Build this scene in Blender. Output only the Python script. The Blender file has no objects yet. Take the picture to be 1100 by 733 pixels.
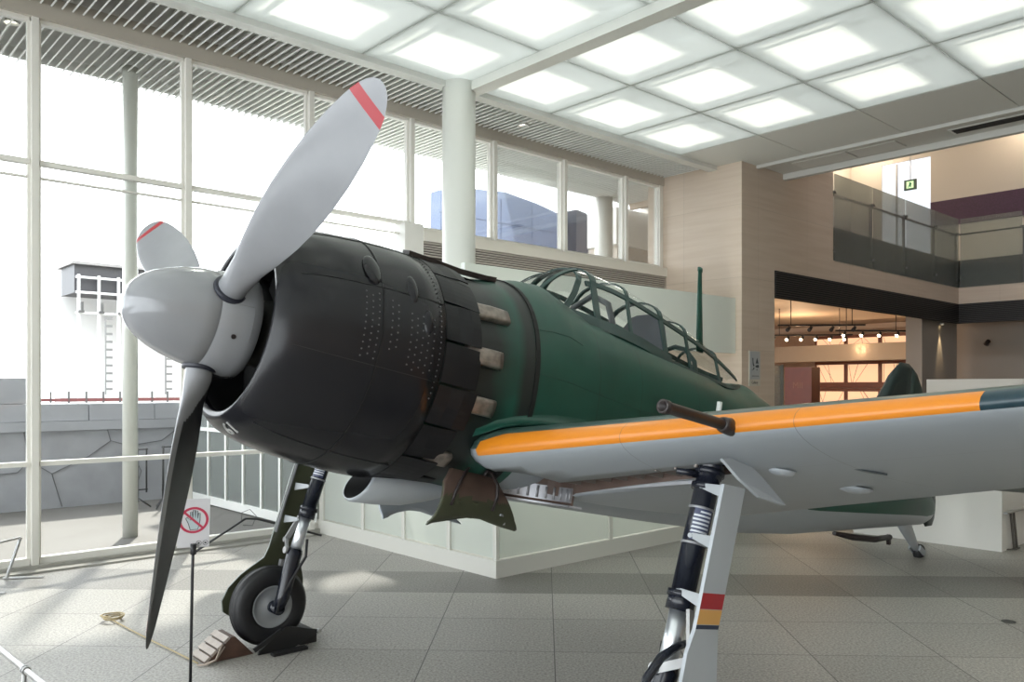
import bpy, bmesh, math, random
from mathutils import Vector, Matrix
random.seed(7)
PI = math.pi
SC = bpy.context.scene
COL = SC.collection

# ------------------------------------------------------------------ camera, world, light, exposure
FPX = 885.0
cam_d = bpy.data.cameras.new('camera'); cam = bpy.data.objects.new('camera', cam_d); COL.objects.link(cam)
cam.location = (0, 0, 1.95); cam.rotation_euler = (PI/2, 0, 0)
cam_d.sensor_fit = 'HORIZONTAL'; cam_d.sensor_width = 36.0
cam_d.lens = FPX/1100*36.0
cam_d.shift_y = (417.0-366.5)/1100
cam_d.clip_start = 0.05; cam_d.clip_end = 300
SC.camera = cam

wld = bpy.data.worlds.new('world'); SC.world = wld; wld.use_nodes = True
wn = wld.node_tree.nodes['Background']
wn.inputs['Color'].default_value = (0.93, 0.96, 1.0, 1); wn.inputs['Strength'].default_value = 3.4

WA = math.radians(42.4)
U = Vector((math.cos(WA), math.sin(WA), 0)); N = Vector((math.sin(WA), -math.cos(WA), 0)); W0 = Vector((-5.14, 8.85, 0))
def R(s, t, z=0.0): return W0 + U*s + N*t + Vector((0, 0, z))

sun_d = bpy.data.lights.new('sun', 'SUN'); sun = bpy.data.objects.new('sun', sun_d); COL.objects.link(sun)
SUN_TO = (U*0.42 - N*0.80 + Vector((0, 0, 0.95))).normalized()
sun.rotation_euler = SUN_TO.to_track_quat('Z', 'Y').to_euler()
sun.location = (0, 0, 30)
sun_d.energy = 5.5; sun_d.angle = math.radians(2.6); sun_d.color = (1.0, 0.95, 0.86)

def portal(c, look, w, h):
    d = bpy.data.lights.new('window_portal', 'AREA'); d.shape = 'RECTANGLE'; d.size = w; d.size_y = h; d.cycles.is_portal = True
    o = bpy.data.objects.new('window_portal', d); COL.objects.link(o); o.location = c
    o.rotation_euler = Matrix((look.cross(Vector((0, 0, 1))), Vector((0, 0, 1)), -look)).transposed().to_euler()
portal(R(-2.0, -.35, 3.0), N, 14.0, 6.0); portal(R(8.0, -.35, 5.1), N, 6.0, 1.9); portal(R(-9.3, 8.5, 3.0), U, 17.0, 6.0)
SC.view_settings.view_transform = 'Standard'; SC.view_settings.look = 'None'
SC.view_settings.exposure = 0.82; SC.view_settings.gamma = 1.0
SC.view_settings.use_curve_mapping = False
try:
    SC.cycles.max_bounces = 10; SC.cycles.diffuse_bounces = 5; SC.cycles.glossy_bounces = 4
    SC.cycles.transparent_max_bounces = 24; SC.cycles.transmission_bounces = 6
    SC.cycles.use_denoising = True
    SC.cycles.sample_clamp_indirect = 6.0
    SC.cycles.caustics_reflective = False; SC.cycles.caustics_refractive = False
except Exception: pass

# ------------------------------------------------------------------ materials
def srgb(r, g, b):
    f = lambda c: (c/255/12.92) if c/255 <= .04045 else ((c/255+.055)/1.055)**2.4
    return (f(r), f(g), f(b), 1)
MATS = {}
def mat(name, col, rough=.5, metal=0.0, noise=0.0, nscale=4.0, bump=0.0, bscale=60.0, coat=0.0, spec=.5, emit=None, estr=0.0):
    if name in MATS: return MATS[name]
    m = bpy.data.materials.new(name); m.use_nodes = True
    nt = m.node_tree; b = nt.nodes['Principled BSDF']
    b.inputs['Base Color'].default_value = col; b.inputs['Roughness'].default_value = rough
    b.inputs['Metallic'].default_value = metal; b.inputs['Specular IOR Level'].default_value = spec
    b.inputs['Coat Weight'].default_value = coat
    if emit: b.inputs['Emission Color'].default_value = emit; b.inputs['Emission Strength'].default_value = estr
    tc = nt.nodes.new('ShaderNodeTexCoord')
    if noise > 0:
        n = nt.nodes.new('ShaderNodeTexNoise'); n.inputs['Scale'].default_value = nscale; n.inputs['Detail'].default_value = 6
        nt.links.new(tc.outputs['Object'], n.inputs['Vector'])
        r = nt.nodes.new('ShaderNodeValToRGB')
        r.color_ramp.elements[0].position = .1; r.color_ramp.elements[1].position = .9; r.color_ramp.interpolation = 'EASE'
        r.color_ramp.elements[0].color = tuple(c*(1-noise) for c in col[:3])+(1,)
        r.color_ramp.elements[1].color = tuple(min(1, c*(1+noise)) for c in col[:3])+(1,)
        nt.links.new(n.outputs['Fac'], r.inputs['Fac']); nt.links.new(r.outputs['Color'], b.inputs['Base Color'])
        mr = nt.nodes.new('ShaderNodeMapRange'); mr.inputs['To Min'].default_value = max(.03, rough-.07); mr.inputs['To Max'].default_value = min(1, rough+.07)
        nt.links.new(n.outputs['Fac'], mr.inputs['Value']); nt.links.new(mr.outputs['Result'], b.inputs['Roughness'])
    if bump > 0:
        n2 = nt.nodes.new('ShaderNodeTexNoise'); n2.inputs['Scale'].default_value = bscale; n2.inputs['Detail'].default_value = 3
        nt.links.new(tc.outputs['Object'], n2.inputs['Vector'])
        bp = nt.nodes.new('ShaderNodeBump'); bp.inputs['Strength'].default_value = bump; bp.inputs['Distance'].default_value = .01
        nt.links.new(n2.outputs['Fac'], bp.inputs['Height']); nt.links.new(bp.outputs['Normal'], b.inputs['Normal'])
    MATS[name] = m
    return m
def glass(name, tint=(.96, .98, .97, 1), refl=.08, frost=0.0):
    """thin pane: mostly see-through with a faint reflection; frost = part of the light it scatters"""
    if name in MATS: return MATS[name]
    m = bpy.data.materials.new(name); m.use_nodes = True; nt = m.node_tree
    nt.nodes.remove(nt.nodes['Principled BSDF']); out = nt.nodes['Material Output']
    tr = nt.nodes.new('ShaderNodeBsdfTransparent'); tr.inputs['Color'].default_value = tint
    gl = nt.nodes.new('ShaderNodeBsdfGlossy'); gl.inputs['Roughness'].default_value = .02 if frost == 0 else .25
    fr = nt.nodes.new('ShaderNodeFresnel'); fr.inputs['IOR'].default_value = 1.45
    mul = nt.nodes.new('ShaderNodeMath'); mul.operation = 'MULTIPLY'; mul.inputs[1].default_value = refl/.04*.5
    nt.links.new(fr.outputs['Fac'], mul.inputs[0])
    mul.use_clamp = True
    src = tr.outputs['BSDF']
    if frost > 0:
        tl = nt.nodes.new('ShaderNodeBsdfTranslucent'); tl.inputs['Color'].default_value = tint
        df = nt.nodes.new('ShaderNodeBsdfDiffuse'); df.inputs['Color'].default_value = tint
        a = nt.nodes.new('ShaderNodeMixShader'); a.inputs['Fac'].default_value = .45
        nt.links.new(tl.outputs['BSDF'], a.inputs[1]); nt.links.new(df.outputs['BSDF'], a.inputs[2])
        c = nt.nodes.new('ShaderNodeMixShader'); c.inputs['Fac'].default_value = frost
        nt.links.new(src, c.inputs[1]); nt.links.new(a.outputs['Shader'], c.inputs[2]); src = c.outputs['Shader']
    mx = nt.nodes.new('ShaderNodeMixShader')
    nt.links.new(mul.outputs['Value'], mx.inputs['Fac']); nt.links.new(src, mx.inputs[1]); nt.links.new(gl.outputs['BSDF'], mx.inputs[2])
    nt.links.new(mx.outputs['Shader'], out.inputs['Surface'])
    MATS[name] = m
    return m

# ------------------------------------------------------------------ mesh builder
class MB:
    def __init__(s): s.v = []; s.f = []; s.m = []; s.sm = []
    def add(s, vs, fs, mi=0, smooth=False):
        o = len(s.v); s.v += [Vector(p) for p in vs]
        for f in fs: s.f.append([o+i for i in f]); s.m.append(mi); s.sm.append(smooth)
        return s
    def box8(s, p, mi=0):
        return s.add(p, [(0, 3, 2, 1), (4, 5, 6, 7), (0, 1, 5, 4), (1, 2, 6, 5), (2, 3, 7, 6), (3, 0, 4, 7)], mi)
    def box(s, lo, hi, mi=0, fn=None):
        x0, y0, z0 = lo; x1, y1, z1 = hi
        p = [(x0, y0, z0), (x1, y0, z0), (x1, y1, z0), (x0, y1, z0), (x0, y0, z1), (x1, y0, z1), (x1, y1, z1), (x0, y1, z1)]
        if fn: p = [fn(*q) for q in p]
        return s.box8(p, mi)
    def bar(s, a, b, w, h=None, mi=0, up=(0, 0, 1)):
        """box section bar from a to b; w across, h along 'up'"""
        h = h or w; a = Vector(a); b = Vector(b); d = (b-a).normalized(); u = Vector(up)
        if abs(d.dot(u)) > .97: u = Vector((1, 0, 0)) if abs(d.x) < .9 else Vector((0, 1, 0))
        r = d.cross(u).normalized(); u = r.cross(d).normalized()
        q = []
        for c in (a, b):
            for i, j in ((-1, -1), (1, -1), (1, 1), (-1, 1)): q.append(c+r*(i*w/2)+u*(j*h/2))
        return s.box8(q, mi)
    def loft(s, secs, cap0=True, cap1=True, mi=0, smooth=True, closed=True, mif=None):
        n = len(secs[0]); o = len(s.v)
        for sec in secs: s.v += [Vector(p) for p in sec]
        for i in range(len(secs)-1):
            for j in range(n if closed else n-1):
                k = (j+1) % n
                s.f.append([o+i*n+j, o+i*n+k, o+(i+1)*n+k, o+(i+1)*n+j]); s.sm.append(smooth)
                s.m.append(mif(i, j) if mif else mi)
        if closed and cap0: s.f.append([o+j for j in range(n)][::-1]); s.m.append(mi); s.sm.append(False)
        if closed and cap1: s.f.append([o+(len(secs)-1)*n+j for j in range(n)]); s.m.append(mi); s.sm.append(False)
        return s
    def tube(s, path, r, n=12, mi=0, cap=True):
        path = [Vector(p) for p in path]; rs = r if isinstance(r, (list, tuple)) else [r]*len(path)
        secs = []; ref = None
        for i, p in enumerate(path):
            d = (path[min(i+1, len(path)-1)]-path[max(i-1, 0)]).normalized()
            if ref is None: ref = Vector((0, 0, 1)) if abs(d.z) < .9 else Vector((1, 0, 0))
            a = d.cross(ref).normalized(); b = a.cross(d).normalized(); ref = b
            secs.append([p+a*(rs[i]*math.cos(2*PI*k/n))+b*(rs[i]*math.sin(2*PI*k/n)) for k in range(n)])
        return s.loft(secs, cap, cap, mi)
    def lathe(s, prof, n=32, fn=None, mi=0, mif=None, closed=False):
        """prof: (a, r) along the axis; fn(a, u, v) places it"""
        secs = [[fn(a, r*math.sin(2*PI*k/n), r*math.cos(2*PI*k/n)) for k in range(n)] for a, r in prof]
        return s.loft(secs, False, False, mi, True, True, mif)
    def prism(s, poly, off, mi=0):
        off = Vector(off); n = len(poly); a = [Vector(p) for p in poly]; b = [p+off for p in a]
        s.add(a+b, [list(range(n))[::-1], list(range(n, 2*n))]+[(i, (i+1) % n, n+(i+1) % n, n+i) for i in range(n)], mi)
        return s
    def ribbon(s, path, nrm, w, th, mi=0):
        """flat strip along path; nrm: outward normals; w wide, th thick"""
        secs = []
        for i, p in enumerate(path):
            p = Vector(p); d = (Vector(path[min(i+1, len(path)-1)])-Vector(path[max(i-1, 0)])).normalized()
            nn = Vector(nrm[i]).normalized(); a = d.cross(nn).normalized()
            secs.append([p-a*w/2-nn*th/2, p+a*w/2-nn*th/2, p+a*w/2+nn*th/2, p-a*w/2+nn*th/2])
        return s.loft(secs, True, True, mi, False)

def link(name, mb, mats, parent=None, base=True, bevel=0.0, merge=True, label=None, loc=None):
    me = bpy.data.meshes.new(name)
    mats = mats if isinstance(mats, (list, tuple)) else [mats]
    off = Vector((0, 0, 0))
    if parent is None and base:
        xs = [v.x for v in mb.v]; ys = [v.y for v in mb.v]; zs = [v.z for v in mb.v]
        off = Vector(((min(xs)+max(xs))/2, (min(ys)+max(ys))/2, min(zs)))
    me.from_pydata([v-off for v in mb.v], [], mb.f)
    for m in mats: me.materials.append(m)
    for p, mi, sm in zip(me.polygons, mb.m, mb.sm): p.material_index = mi; p.use_smooth = sm
    bm = bmesh.new(); bm.from_mesh(me)
    if merge: bmesh.ops.remove_doubles(bm, verts=bm.verts, dist=1e-5)
    bmesh.ops.recalc_face_normals(bm, faces=bm.faces)
    bm.to_mesh(me); bm.free()
    o = bpy.data.objects.new(name, me); COL.objects.link(o)
    o.location = off
    if parent is not None:
        o.parent = parent; o.location = loc if loc is not None else (0, 0, 0)
    if bevel > 0:
        b = o.modifiers.new('bevel', 'BEVEL'); b.width = bevel; b.segments = 2; b.limit_method = 'ANGLE'; b.angle_limit = math.radians(40)
    if label: o['label'] = label
    return o
def struct(name, mb, mats, parent=None, **k):
    o = link(name, mb, mats, parent, base=False, **k)
    if parent is None: o['kind'] = 'structure'
    return o
def tag(o, label, cat, group=None, kind=None):
    o['label'] = label; o['category'] = cat
    if group: o['group'] = group
    if kind: o['kind'] = kind
    return o
def thing(name, label, cat, loc, rz=0.0, group=None):
    o = bpy.data.objects.new(name, None); COL.objects.link(o); o.empty_display_size = .1
    o.location = loc; o.rotation_euler = (0, 0, rz)
    return tag(o, label, cat, group)
def copy_tree(o, parent=None):
    c = o.copy(); COL.objects.link(c)
    if parent is not None: c.parent = parent
    for ch in list(o.children): copy_tree(ch, c)
    return c
def text_mb(txt, size, place, depth=.003, mi=0, bold=0.0):
    """mesh of a word; place(x, y, z) maps the flat lettering into the scene"""
    cu = bpy.data.curves.new('t', 'FONT'); cu.body = txt; cu.size = size; cu.extrude = depth/2; cu.align_x = 'CENTER'; cu.align_y = 'CENTER'
    cu.offset = bold
    ob = bpy.data.objects.new('t', cu); COL.objects.link(ob)
    dg = bpy.context.evaluated_depsgraph_get(); dg.update()
    me = bpy.data.meshes.new_from_object(ob.evaluated_get(dg))
    mb = MB(); mb.add([place(*v.co) for v in me.vertices], [list(p.vertices) for p in me.polygons], mi)
    COL.objects.unlink(ob); bpy.data.objects.remove(ob); bpy.data.curves.remove(cu); bpy.data.meshes.remove(me)
    return mb

# ------------------------------------------------------------------ shared materials
WHITE = mat('white_paint', (.72, .71, .68, 1), .45)
FRAMEM = mat('frame_cream', (.80, .78, .73, 1), .4)
SLAT = mat('louver_white', (.82, .82, .80, 1), .5)
BEIGE = None
DARK = mat('dark_metal', (.03, .03, .033, 1), .45)
STEEL = mat('brushed_steel', (.55, .55, .55, 1), .3, 1.0)
GLASS = glass('window_glass', (.97, .985, .98, 1), .05)
FROST = glass('frosted_glass', (.90, .94, .90, 1), .05, .85)
SMOKE = glass('balcony_glass', (.80, .83, .81, 1), .06, .14)

def stone_mat(name, c, c2, size=(1.6, .9), rot=0.0, mortar=.004, plane='sz', rough=.55):
    m = bpy.data.materials.new(name); m.use_nodes = True; nt = m.node_tree; b = nt.nodes['Principled BSDF']
    geo = nt.nodes.new('ShaderNodeNewGeometry')
    def dot(v):
        d = nt.nodes.new('ShaderNodeVectorMath'); d.operation = 'DOT_PRODUCT'
        nt.links.new(geo.outputs['Position'], d.inputs[0]); d.inputs[1].default_value = v
        return d.outputs['Value']
    cmb = nt.nodes.new('ShaderNodeCombineXYZ')
    # horizontal coordinate: s + t works for walls in either direction
    h = (U+N) if plane == 'sz' else U
    nt.links.new(dot(h), cmb.inputs['X']); nt.links.new(dot(Vector((0, 0, 1)) if plane == 'sz' else N), cmb.inputs['Y'])
    br = nt.nodes.new('ShaderNodeTexBrick'); br.offset = .0; br.squash = 1
    br.inputs['Scale'].default_value = 1; br.inputs['Brick Width'].default_value = size[0]; br.inputs['Row Height'].default_value = size[1]
    br.inputs['Mortar Size'].default_value = mortar; br.inputs['Color1'].default_value = c; br.inputs['Color2'].default_value = tuple(x*.96 for x in c[:3])+(1,)
    br.inputs['Mortar'].default_value = tuple(x*.8 for x in c[:3])+(1,)
    nt.links.new(cmb.outputs['Vector'], br.inputs['Vector'])
    mp = nt.nodes.new('ShaderNodeMapping'); mp.inputs['Scale'].default_value = (.5, .5, 9)
    nt.links.new(geo.outputs['Position'], mp.inputs['Vector'])
    n = nt.nodes.new('ShaderNodeTexNoise'); n.inputs['Scale'].default_value = 1.6; n.inputs['Detail'].default_value = 8
    nt.links.new(mp.outputs['Vector'], n.inputs['Vector'])
    mx = nt.nodes.new('ShaderNodeMix'); mx.data_type = 'RGBA'; mx.blend_type = 'MULTIPLY'; mx.inputs[0].default_value = .55
    rp = nt.nodes.new('ShaderNodeValToRGB'); rp.color_ramp.elements[0].position = .35; rp.color_ramp.elements[1].position = .65
    rp.color_ramp.elements[0].color = c2; rp.color_ramp.elements[1].color = (1, 1, 1, 1)
    nt.links.new(n.outputs['Fac'], rp.inputs['Fac'])
    nt.links.new(br.outputs['Color'], mx.inputs[6]); nt.links.new(rp.outputs['Color'], mx.inputs[7])
    nt.links.new(mx.outputs[2], b.inputs['Base Color']); b.inputs['Roughness'].default_value = rough
    MATS[name] = m
    return m
BEIGE = stone_mat('travertine', (.63, .53, .44, 1), (.86, .82, .78, 1), (1.82, 1.32))

def floor_material():
    m = bpy.data.materials.new('granite_floor'); m.use_nodes = True; nt = m.node_tree; b = nt.nodes['Principled BSDF']
    geo = nt.nodes.new('ShaderNodeNewGeometry'); a = math.radians(2.26)
    def dot(v, off):
        d = nt.nodes.new('ShaderNodeVectorMath'); d.operation = 'DOT_PRODUCT'
        nt.links.new(geo.outputs['Position'], d.inputs[0]); d.inputs[1].default_value = v
        s = nt.nodes.new('ShaderNodeMath'); s.operation = 'ADD'; s.inputs[1].default_value = off; nt.links.new(d.outputs['Value'], s.inputs[0])
        return s.outputs['Value']
    u = dot((math.cos(a), -math.sin(a), 0), -.069+.936*40); v = dot((math.sin(a), math.cos(a), 0), -7.82+.865*40)
    def joint(src, p):
        q = nt.nodes.new('ShaderNodeMath'); q.operation = 'DIVIDE'; q.inputs[1].default_value = p; nt.links.new(src, q.inputs[0])
        f = nt.nodes.new('ShaderNodeMath'); f.operation = 'FRACT'; nt.links.new(q.outputs['Value'], f.inputs[0])
        c = nt.nodes.new('ShaderNodeMath'); c.operation = 'LESS_THAN'; c.inputs[1].default_value = .0085; nt.links.new(f.outputs['Value'], c.inputs[0])
        return c.outputs['Value'], q.outputs['Value']
    ju, qu = joint(u, .936); jv, qv = joint(v, .865)
    mxj = nt.nodes.new('ShaderNodeMath'); mxj.operation = 'MAXIMUM'; nt.links.new(ju, mxj.inputs[0]); nt.links.new(jv, mxj.inputs[1])
    # per tile tone
    fl = []
    for q in (qu, qv):
        f = nt.nodes.new('ShaderNodeMath'); f.operation = 'FLOOR'; nt.links.new(q, f.inputs[0]); fl.append(f.outputs['Value'])
    cx = nt.nodes.new('ShaderNodeCombineXYZ'); nt.links.new(fl[0], cx.inputs[0]); nt.links.new(fl[1], cx.inputs[1])
    wn_ = nt.nodes.new('ShaderNodeTexWhiteNoise'); wn_.noise_dimensions = '3D'; nt.links.new(cx.outputs['Vector'], wn_.inputs['Vector'])
    tone = nt.nodes.new('ShaderNodeMapRange'); tone.inputs['To Min'].default_value = .92; tone.inputs['To Max'].default_value = 1.08
    nt.links.new(wn_.outputs['Value'], tone.inputs['Value'])
    # the dark row (row 40) is a course of darker granite
    row = nt.nodes.new('ShaderNodeMath'); row.operation = 'COMPARE'; row.inputs[1].default_value = 40; row.inputs[2].default_value = .1
    nt.links.new(fl[1], row.inputs[0])
    n = nt.nodes.new('ShaderNodeTexNoise'); n.inputs['Scale'].default_value = 55; n.inputs['Detail'].default_value = 4; n.inputs['Roughness'].default_value = .7
    nt.links.new(geo.outputs['Position'], n.inputs['Vector'])
    rp = nt.nodes.new('ShaderNodeValToRGB'); rp.color_ramp.elements[0].position = .36; rp.color_ramp.elements[1].position = .66
    rp.color_ramp.elements[0].color = (.215, .203, .185, 1); rp.color_ramp.elements[1].color = (.50, .476, .44, 1)
    nt.links.new(n.outputs['Fac'], rp.inputs['Fac'])
    n3 = nt.nodes.new('ShaderNodeTexNoise'); n3.inputs['Scale'].default_value = .9; n3.inputs['Detail'].default_value = 3
    nt.links.new(geo.outputs['Position'], n3.inputs['Vector'])
    dk = nt.nodes.new('ShaderNodeMix'); dk.data_type = 'RGBA'; dk.blend_type = 'MULTIPLY'; dk.inputs[7].default_value = (.60, .60, .60, 1)
    nt.links.new(row.outputs['Value'], dk.inputs[0]); nt.links.new(rp.outputs['Color'], dk.inputs[6])
    tn = nt.nodes.new('ShaderNodeMix'); tn.data_type = 'RGBA'; tn.blend_type = 'MULTIPLY'; tn.inputs[0].default_value = 1
    nt.links.new(dk.outputs[2], tn.inputs[6]); nt.links.new(tone.outputs['Result'], tn.inputs[7])
    jn = nt.nodes.new('ShaderNodeMix'); jn.data_type = 'RGBA'; jn.inputs[7].default_value = (.10, .095, .09, 1)
    nt.links.new(mxj.outputs['Value'], jn.inputs[0]); nt.links.new(tn.outputs[2], jn.inputs[6])
    nt.links.new(jn.outputs[2], b.inputs['Base Color'])
    mr = nt.nodes.new('ShaderNodeMapRange'); mr.inputs['To Min'].default_value = .38; mr.inputs['To Max'].default_value = .6
    nt.links.new(n3.outputs['Fac'], mr.inputs['Value']); nt.links.new(mr.outputs['Result'], b.inputs['Roughness'])
    b.inputs['Specular IOR Level'].default_value = .4
    return m

# ================================================================== ROOM SHELL (s along the window wall, t into the hall, z up)
def rbox(mb, s0, s1, t0, t1, z0, z1, mi=0): return mb.box((s0, t0, z0), (s1, t1, z1), mi, R)
SMIN, SMAX, TMAX = -9.0, 26.0, 17.0
m = MB(); rbox(m, SMIN, SMAX, -.06, TMAX, -.12, 0); rbox(m, 11.2, SMAX, -8, -.06, -.12, 0); struct('floor', m, floor_material())

# --- window wall
MULL = [-8.16+1.635*i for i in range(6)]+[0, 1.63, 3.27, 4.91, 6.53, 8.15, 9.79, 10.86]
MULL = sorted(set(round(x, 3) for x in MULL if x < -.1))+[0, 1.63, 3.27, 4.91, 6.53, 8.15, 9.79, 10.86]
HEAD = 6.0
wi = 0
for a, b in zip(MULL[:-1], MULL[1:]):
    wi += 1
    full = b < 4.95
    z0 = .10 if full else 4.32
    fr = MB()
    rbox(fr, a-.034, a+.034, -.09, .09, 0 if full else 4.0, HEAD)          # mullion
    rbox(fr, a+.034, a+.066, -.03, .03, z0, HEAD-.12)                     # slim sash edge
    rbox(fr, b-.066, b-.034, -.03, .03, z0, HEAD-.12)
    rbox(fr, a+.05, b-.05, -.04, .05, HEAD-.13, HEAD-.09)
    rbox(fr, a+.05, b-.05, -.05, .05, z0-.04, z0+.03)
    if full:
        rbox(fr, a+.05, b-.05, -.045, .055, 4.345, 4.397)
        rbox(fr, a+.05, b-.05, -.03, .03, 4.20, 4.22)
        rbox(fr, a+.05, b-.05, -.045, .055, 1.11, 1.16)
    if b > 10.8: rbox(fr, b-.05, b+.05, -.07, .07, 4.0, HEAD)
    pn = MB(); rbox(pn, a+.05, b-.05, -.004, .004, z0, HEAD-.1)
    w = struct('window_%d' % wi, fr, FRAMEM); struct('window_pane', pn, GLASS, w)
m = MB(); rbox(m, SMIN, 10.95, -.12, .10, HEAD-.09, HEAD+.16); struct('trim_1', m, mat('head_trim', (.50, .46, .40, 1), .45))
m = MB(); rbox(m, SMIN, 4.9, -.2, .10, 0, .06); rbox(m, SMIN, 3.3, .10, .26, 0, .022); struct('trim_2', m, mat('sill_metal', (.42, .41, .38, 1), .35, .3))
# --- solid lower wall to the right, sill ledge, grille
m = MB(); rbox(m, 4.86, 11.0, -.25, .02, 0, 3.9); rbox(m, 4.72, 5.05, -.1, .16, 3.2, 4.36)
struct('wall_window', m, WHITE)
m = MB(); rbox(m, 5.05, 10.91, -.08, .17, 4.12, 4.29); struct('trim_3', m, mat('ledge', (.72, .69, .63, 1), .45))
m = MB(); rbox(m, 5.05, 10.91, -.0, .10, 3.88, 4.12, 1)
for i in range(6): rbox(m, 5.05, 10.91, .10, .15, 3.905+i*.037, 3.923+i*.037, 0)
struct('trim_4', m, [mat('grille_blade', (.50, .46, .42, 1), .45), mat('grille_dark', (.05, .04, .035, 1), .7)])
# --- soffit with its louver blades, inside and outside the glass
m = MB(); rbox(m, SMIN, 11.3, -.1, 1.25, 6.34, 6.40, 1); rbox(m, SMIN, 14.6, -2.15, -.1, 6.34, 6.40, 1); rbox(m, SMIN, 14.6, -2.16, -2.13, 6.2, 6.4, 0)
s_ = SMIN
while s_ < 14.6:
    def blade_(t0, t1, z):
        return [R(s_, t0, z), R(s_+.014, t0, z-.008), R(s_+.014, t1, z-.008), R(s_, t1, z), R(s_+.078, t0, z+.115), R(s_+.09, t0, z+.107), R(s_+.09, t1, z+.107), R(s_+.078, t1, z+.115)]
    m.box8(blade_(-2.12, -.13, 6.12), 0)
    if s_ <= 11.2: m.box8(blade_(.12, 1.14, 6.06), 0)
    s_ += .105
struct('ceiling_louvers', m, [SLAT, mat('soffit_back', (.60, .60, .58, 1), .7)])
m = MB(); rbox(m, SMIN, 11.4, 1.12, 1.30, 5.98, 6.30); struct('trim_5', m, mat('fascia', (.66, .67, .64, 1), .4))
# --- luminous ceiling: frosted glass panes, gaps, beam, and a skylit roof void over them
def ceiling_glass():
    m = bpy.data.materials.new('ceiling_frost'); m.use_nodes = True; nt = m.node_tree
    nt.nodes.remove(nt.nodes['Principled BSDF']); out = nt.nodes['Material Output']
    tl = nt.nodes.new('ShaderNodeBsdfTranslucent'); tl.inputs['Color'].default_value = (.68, .70, .68, 1)
    df = nt.nodes.new('ShaderNodeBsdfDiffuse'); df.inputs['Color'].default_value = (.72, .75, .72, 1)
    gl = nt.nodes.new('ShaderNodeBsdfGlossy'); gl.inputs['Roughness'].default_value = .3
    tr = nt.nodes.new('ShaderNodeBsdfTransparent'); tr.inputs['Color'].default_value = (.9, .93, .9, 1)
    a = nt.nodes.new('ShaderNodeMixShader'); a.inputs[0].default_value = .35; nt.links.new(tl.outputs[0], a.inputs[1]); nt.links.new(df.outputs[0], a.inputs[2])
    b = nt.nodes.new('ShaderNodeMixShader'); b.inputs[0].default_value = .04; nt.links.new(a.outputs[0], b.inputs[1]); nt.links.new(gl.outputs[0], b.inputs[2])
    c = nt.nodes.new('ShaderNodeMixShader'); c.inputs[0].default_value = .12; nt.links.new(b.outputs[0], c.inputs[1]); nt.links.new(tr.outputs[0], c.inputs[2])
    nt.links.new(c.outputs[0], out.inputs['Surface'])
    return m
CG = ceiling_glass()
CZ = 6.05
sj = [4.92-1.635*i for i in range(8, 0, -1)]+[4.92, 6.55, 8.16, 9.78, 11.38]
sj = [x for x in sj if x > SMIN]
tj = [1.28, 2.83, 4.48, 6.13, 7.78, 9.43, 11.08, 12.73, 14.38, 16.03, TMAX]
m = MB(); fr = MB()
for a, b in zip(sj[:-1], sj[1:]):
    for c, d in zip(tj[:-1], tj[1:]):
        g = .008
        if a > 9.7: rbox(fr, a+g, b-g, c+g, d-g, CZ, CZ+.03, 0)       # the last bay is solid panel
        else: rbox(m, a+g, b-g, c+g, d-g, CZ, CZ+.012)
for x in sj:
    rbox(fr, x-.03, x+.03, 1.28, TMAX, CZ+.03, CZ+.09, 1)
for y in tj[1:-1]:
    rbox(fr, SMIN, 11.38, y-.025, y+.025, CZ+.03, CZ+.08, 1)
for a in sj[:-2]:                                                       # the small carrier bars seen through the glass
    rbox(fr, a+.30, a+.36, 1.28, TMAX, CZ+.16, CZ+.22, 1)
ce = struct('ceiling', m, CG); struct('ceiling_frame', fr, [mat('panel_white', (.66, .67, .64, 1), .55), mat('carrier', (.60, .61, .59, 1), .5)], ce)
m = MB(); rbox(m, 4.84, 5.06, 1.2, TMAX, 5.93, 6.12); struct('trim_6', m, mat('beam_white', (.68, .69, .65, 1), .35))
roof = MB(); RZ = 7.75; PO = []
for a, b in zip(sj[:-2], sj[1:-1]):
    for c, d in zip(tj[:-1], tj[1:]):
        # opening placed where sun through it lands on the pane below
        dz = RZ-CZ; os_ = SUN_TO.dot(U)/SUN_TO.z*dz; ot = SUN_TO.dot(N)/SUN_TO.z*dz
        PO.append((a+.16+os_, a+1.36+os_, c+.10+ot, c+1.14+ot))
ss = sorted(set([SMIN-3, 12.45]+[round(p[0], 4) for p in PO]+[round(p[1], 4) for p in PO])); ss = [x for x in ss if x <= 12.46]
ts = sorted(set([-2.2, TMAX]+[round(p[2], 4) for p in PO]+[round(p[3], 4) for p in PO]))
holes = [(round(p[0], 4), round(p[2], 4)) for p in PO]
for a, b in zip(ss[:-1], ss[1:]):
    for c, d in zip(ts[:-1], ts[1:]):
        if (a, c) in holes: continue
        rbox(roof, a, b, c, d, RZ, RZ+.12)
rbox(roof, SMIN, 12.4, -2.2, -2.1, 6.4, RZ); roof.f and None
struct('ceiling_roof', roof, mat('roof_inside', (.34, .34, .33, 1), .8))
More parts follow.
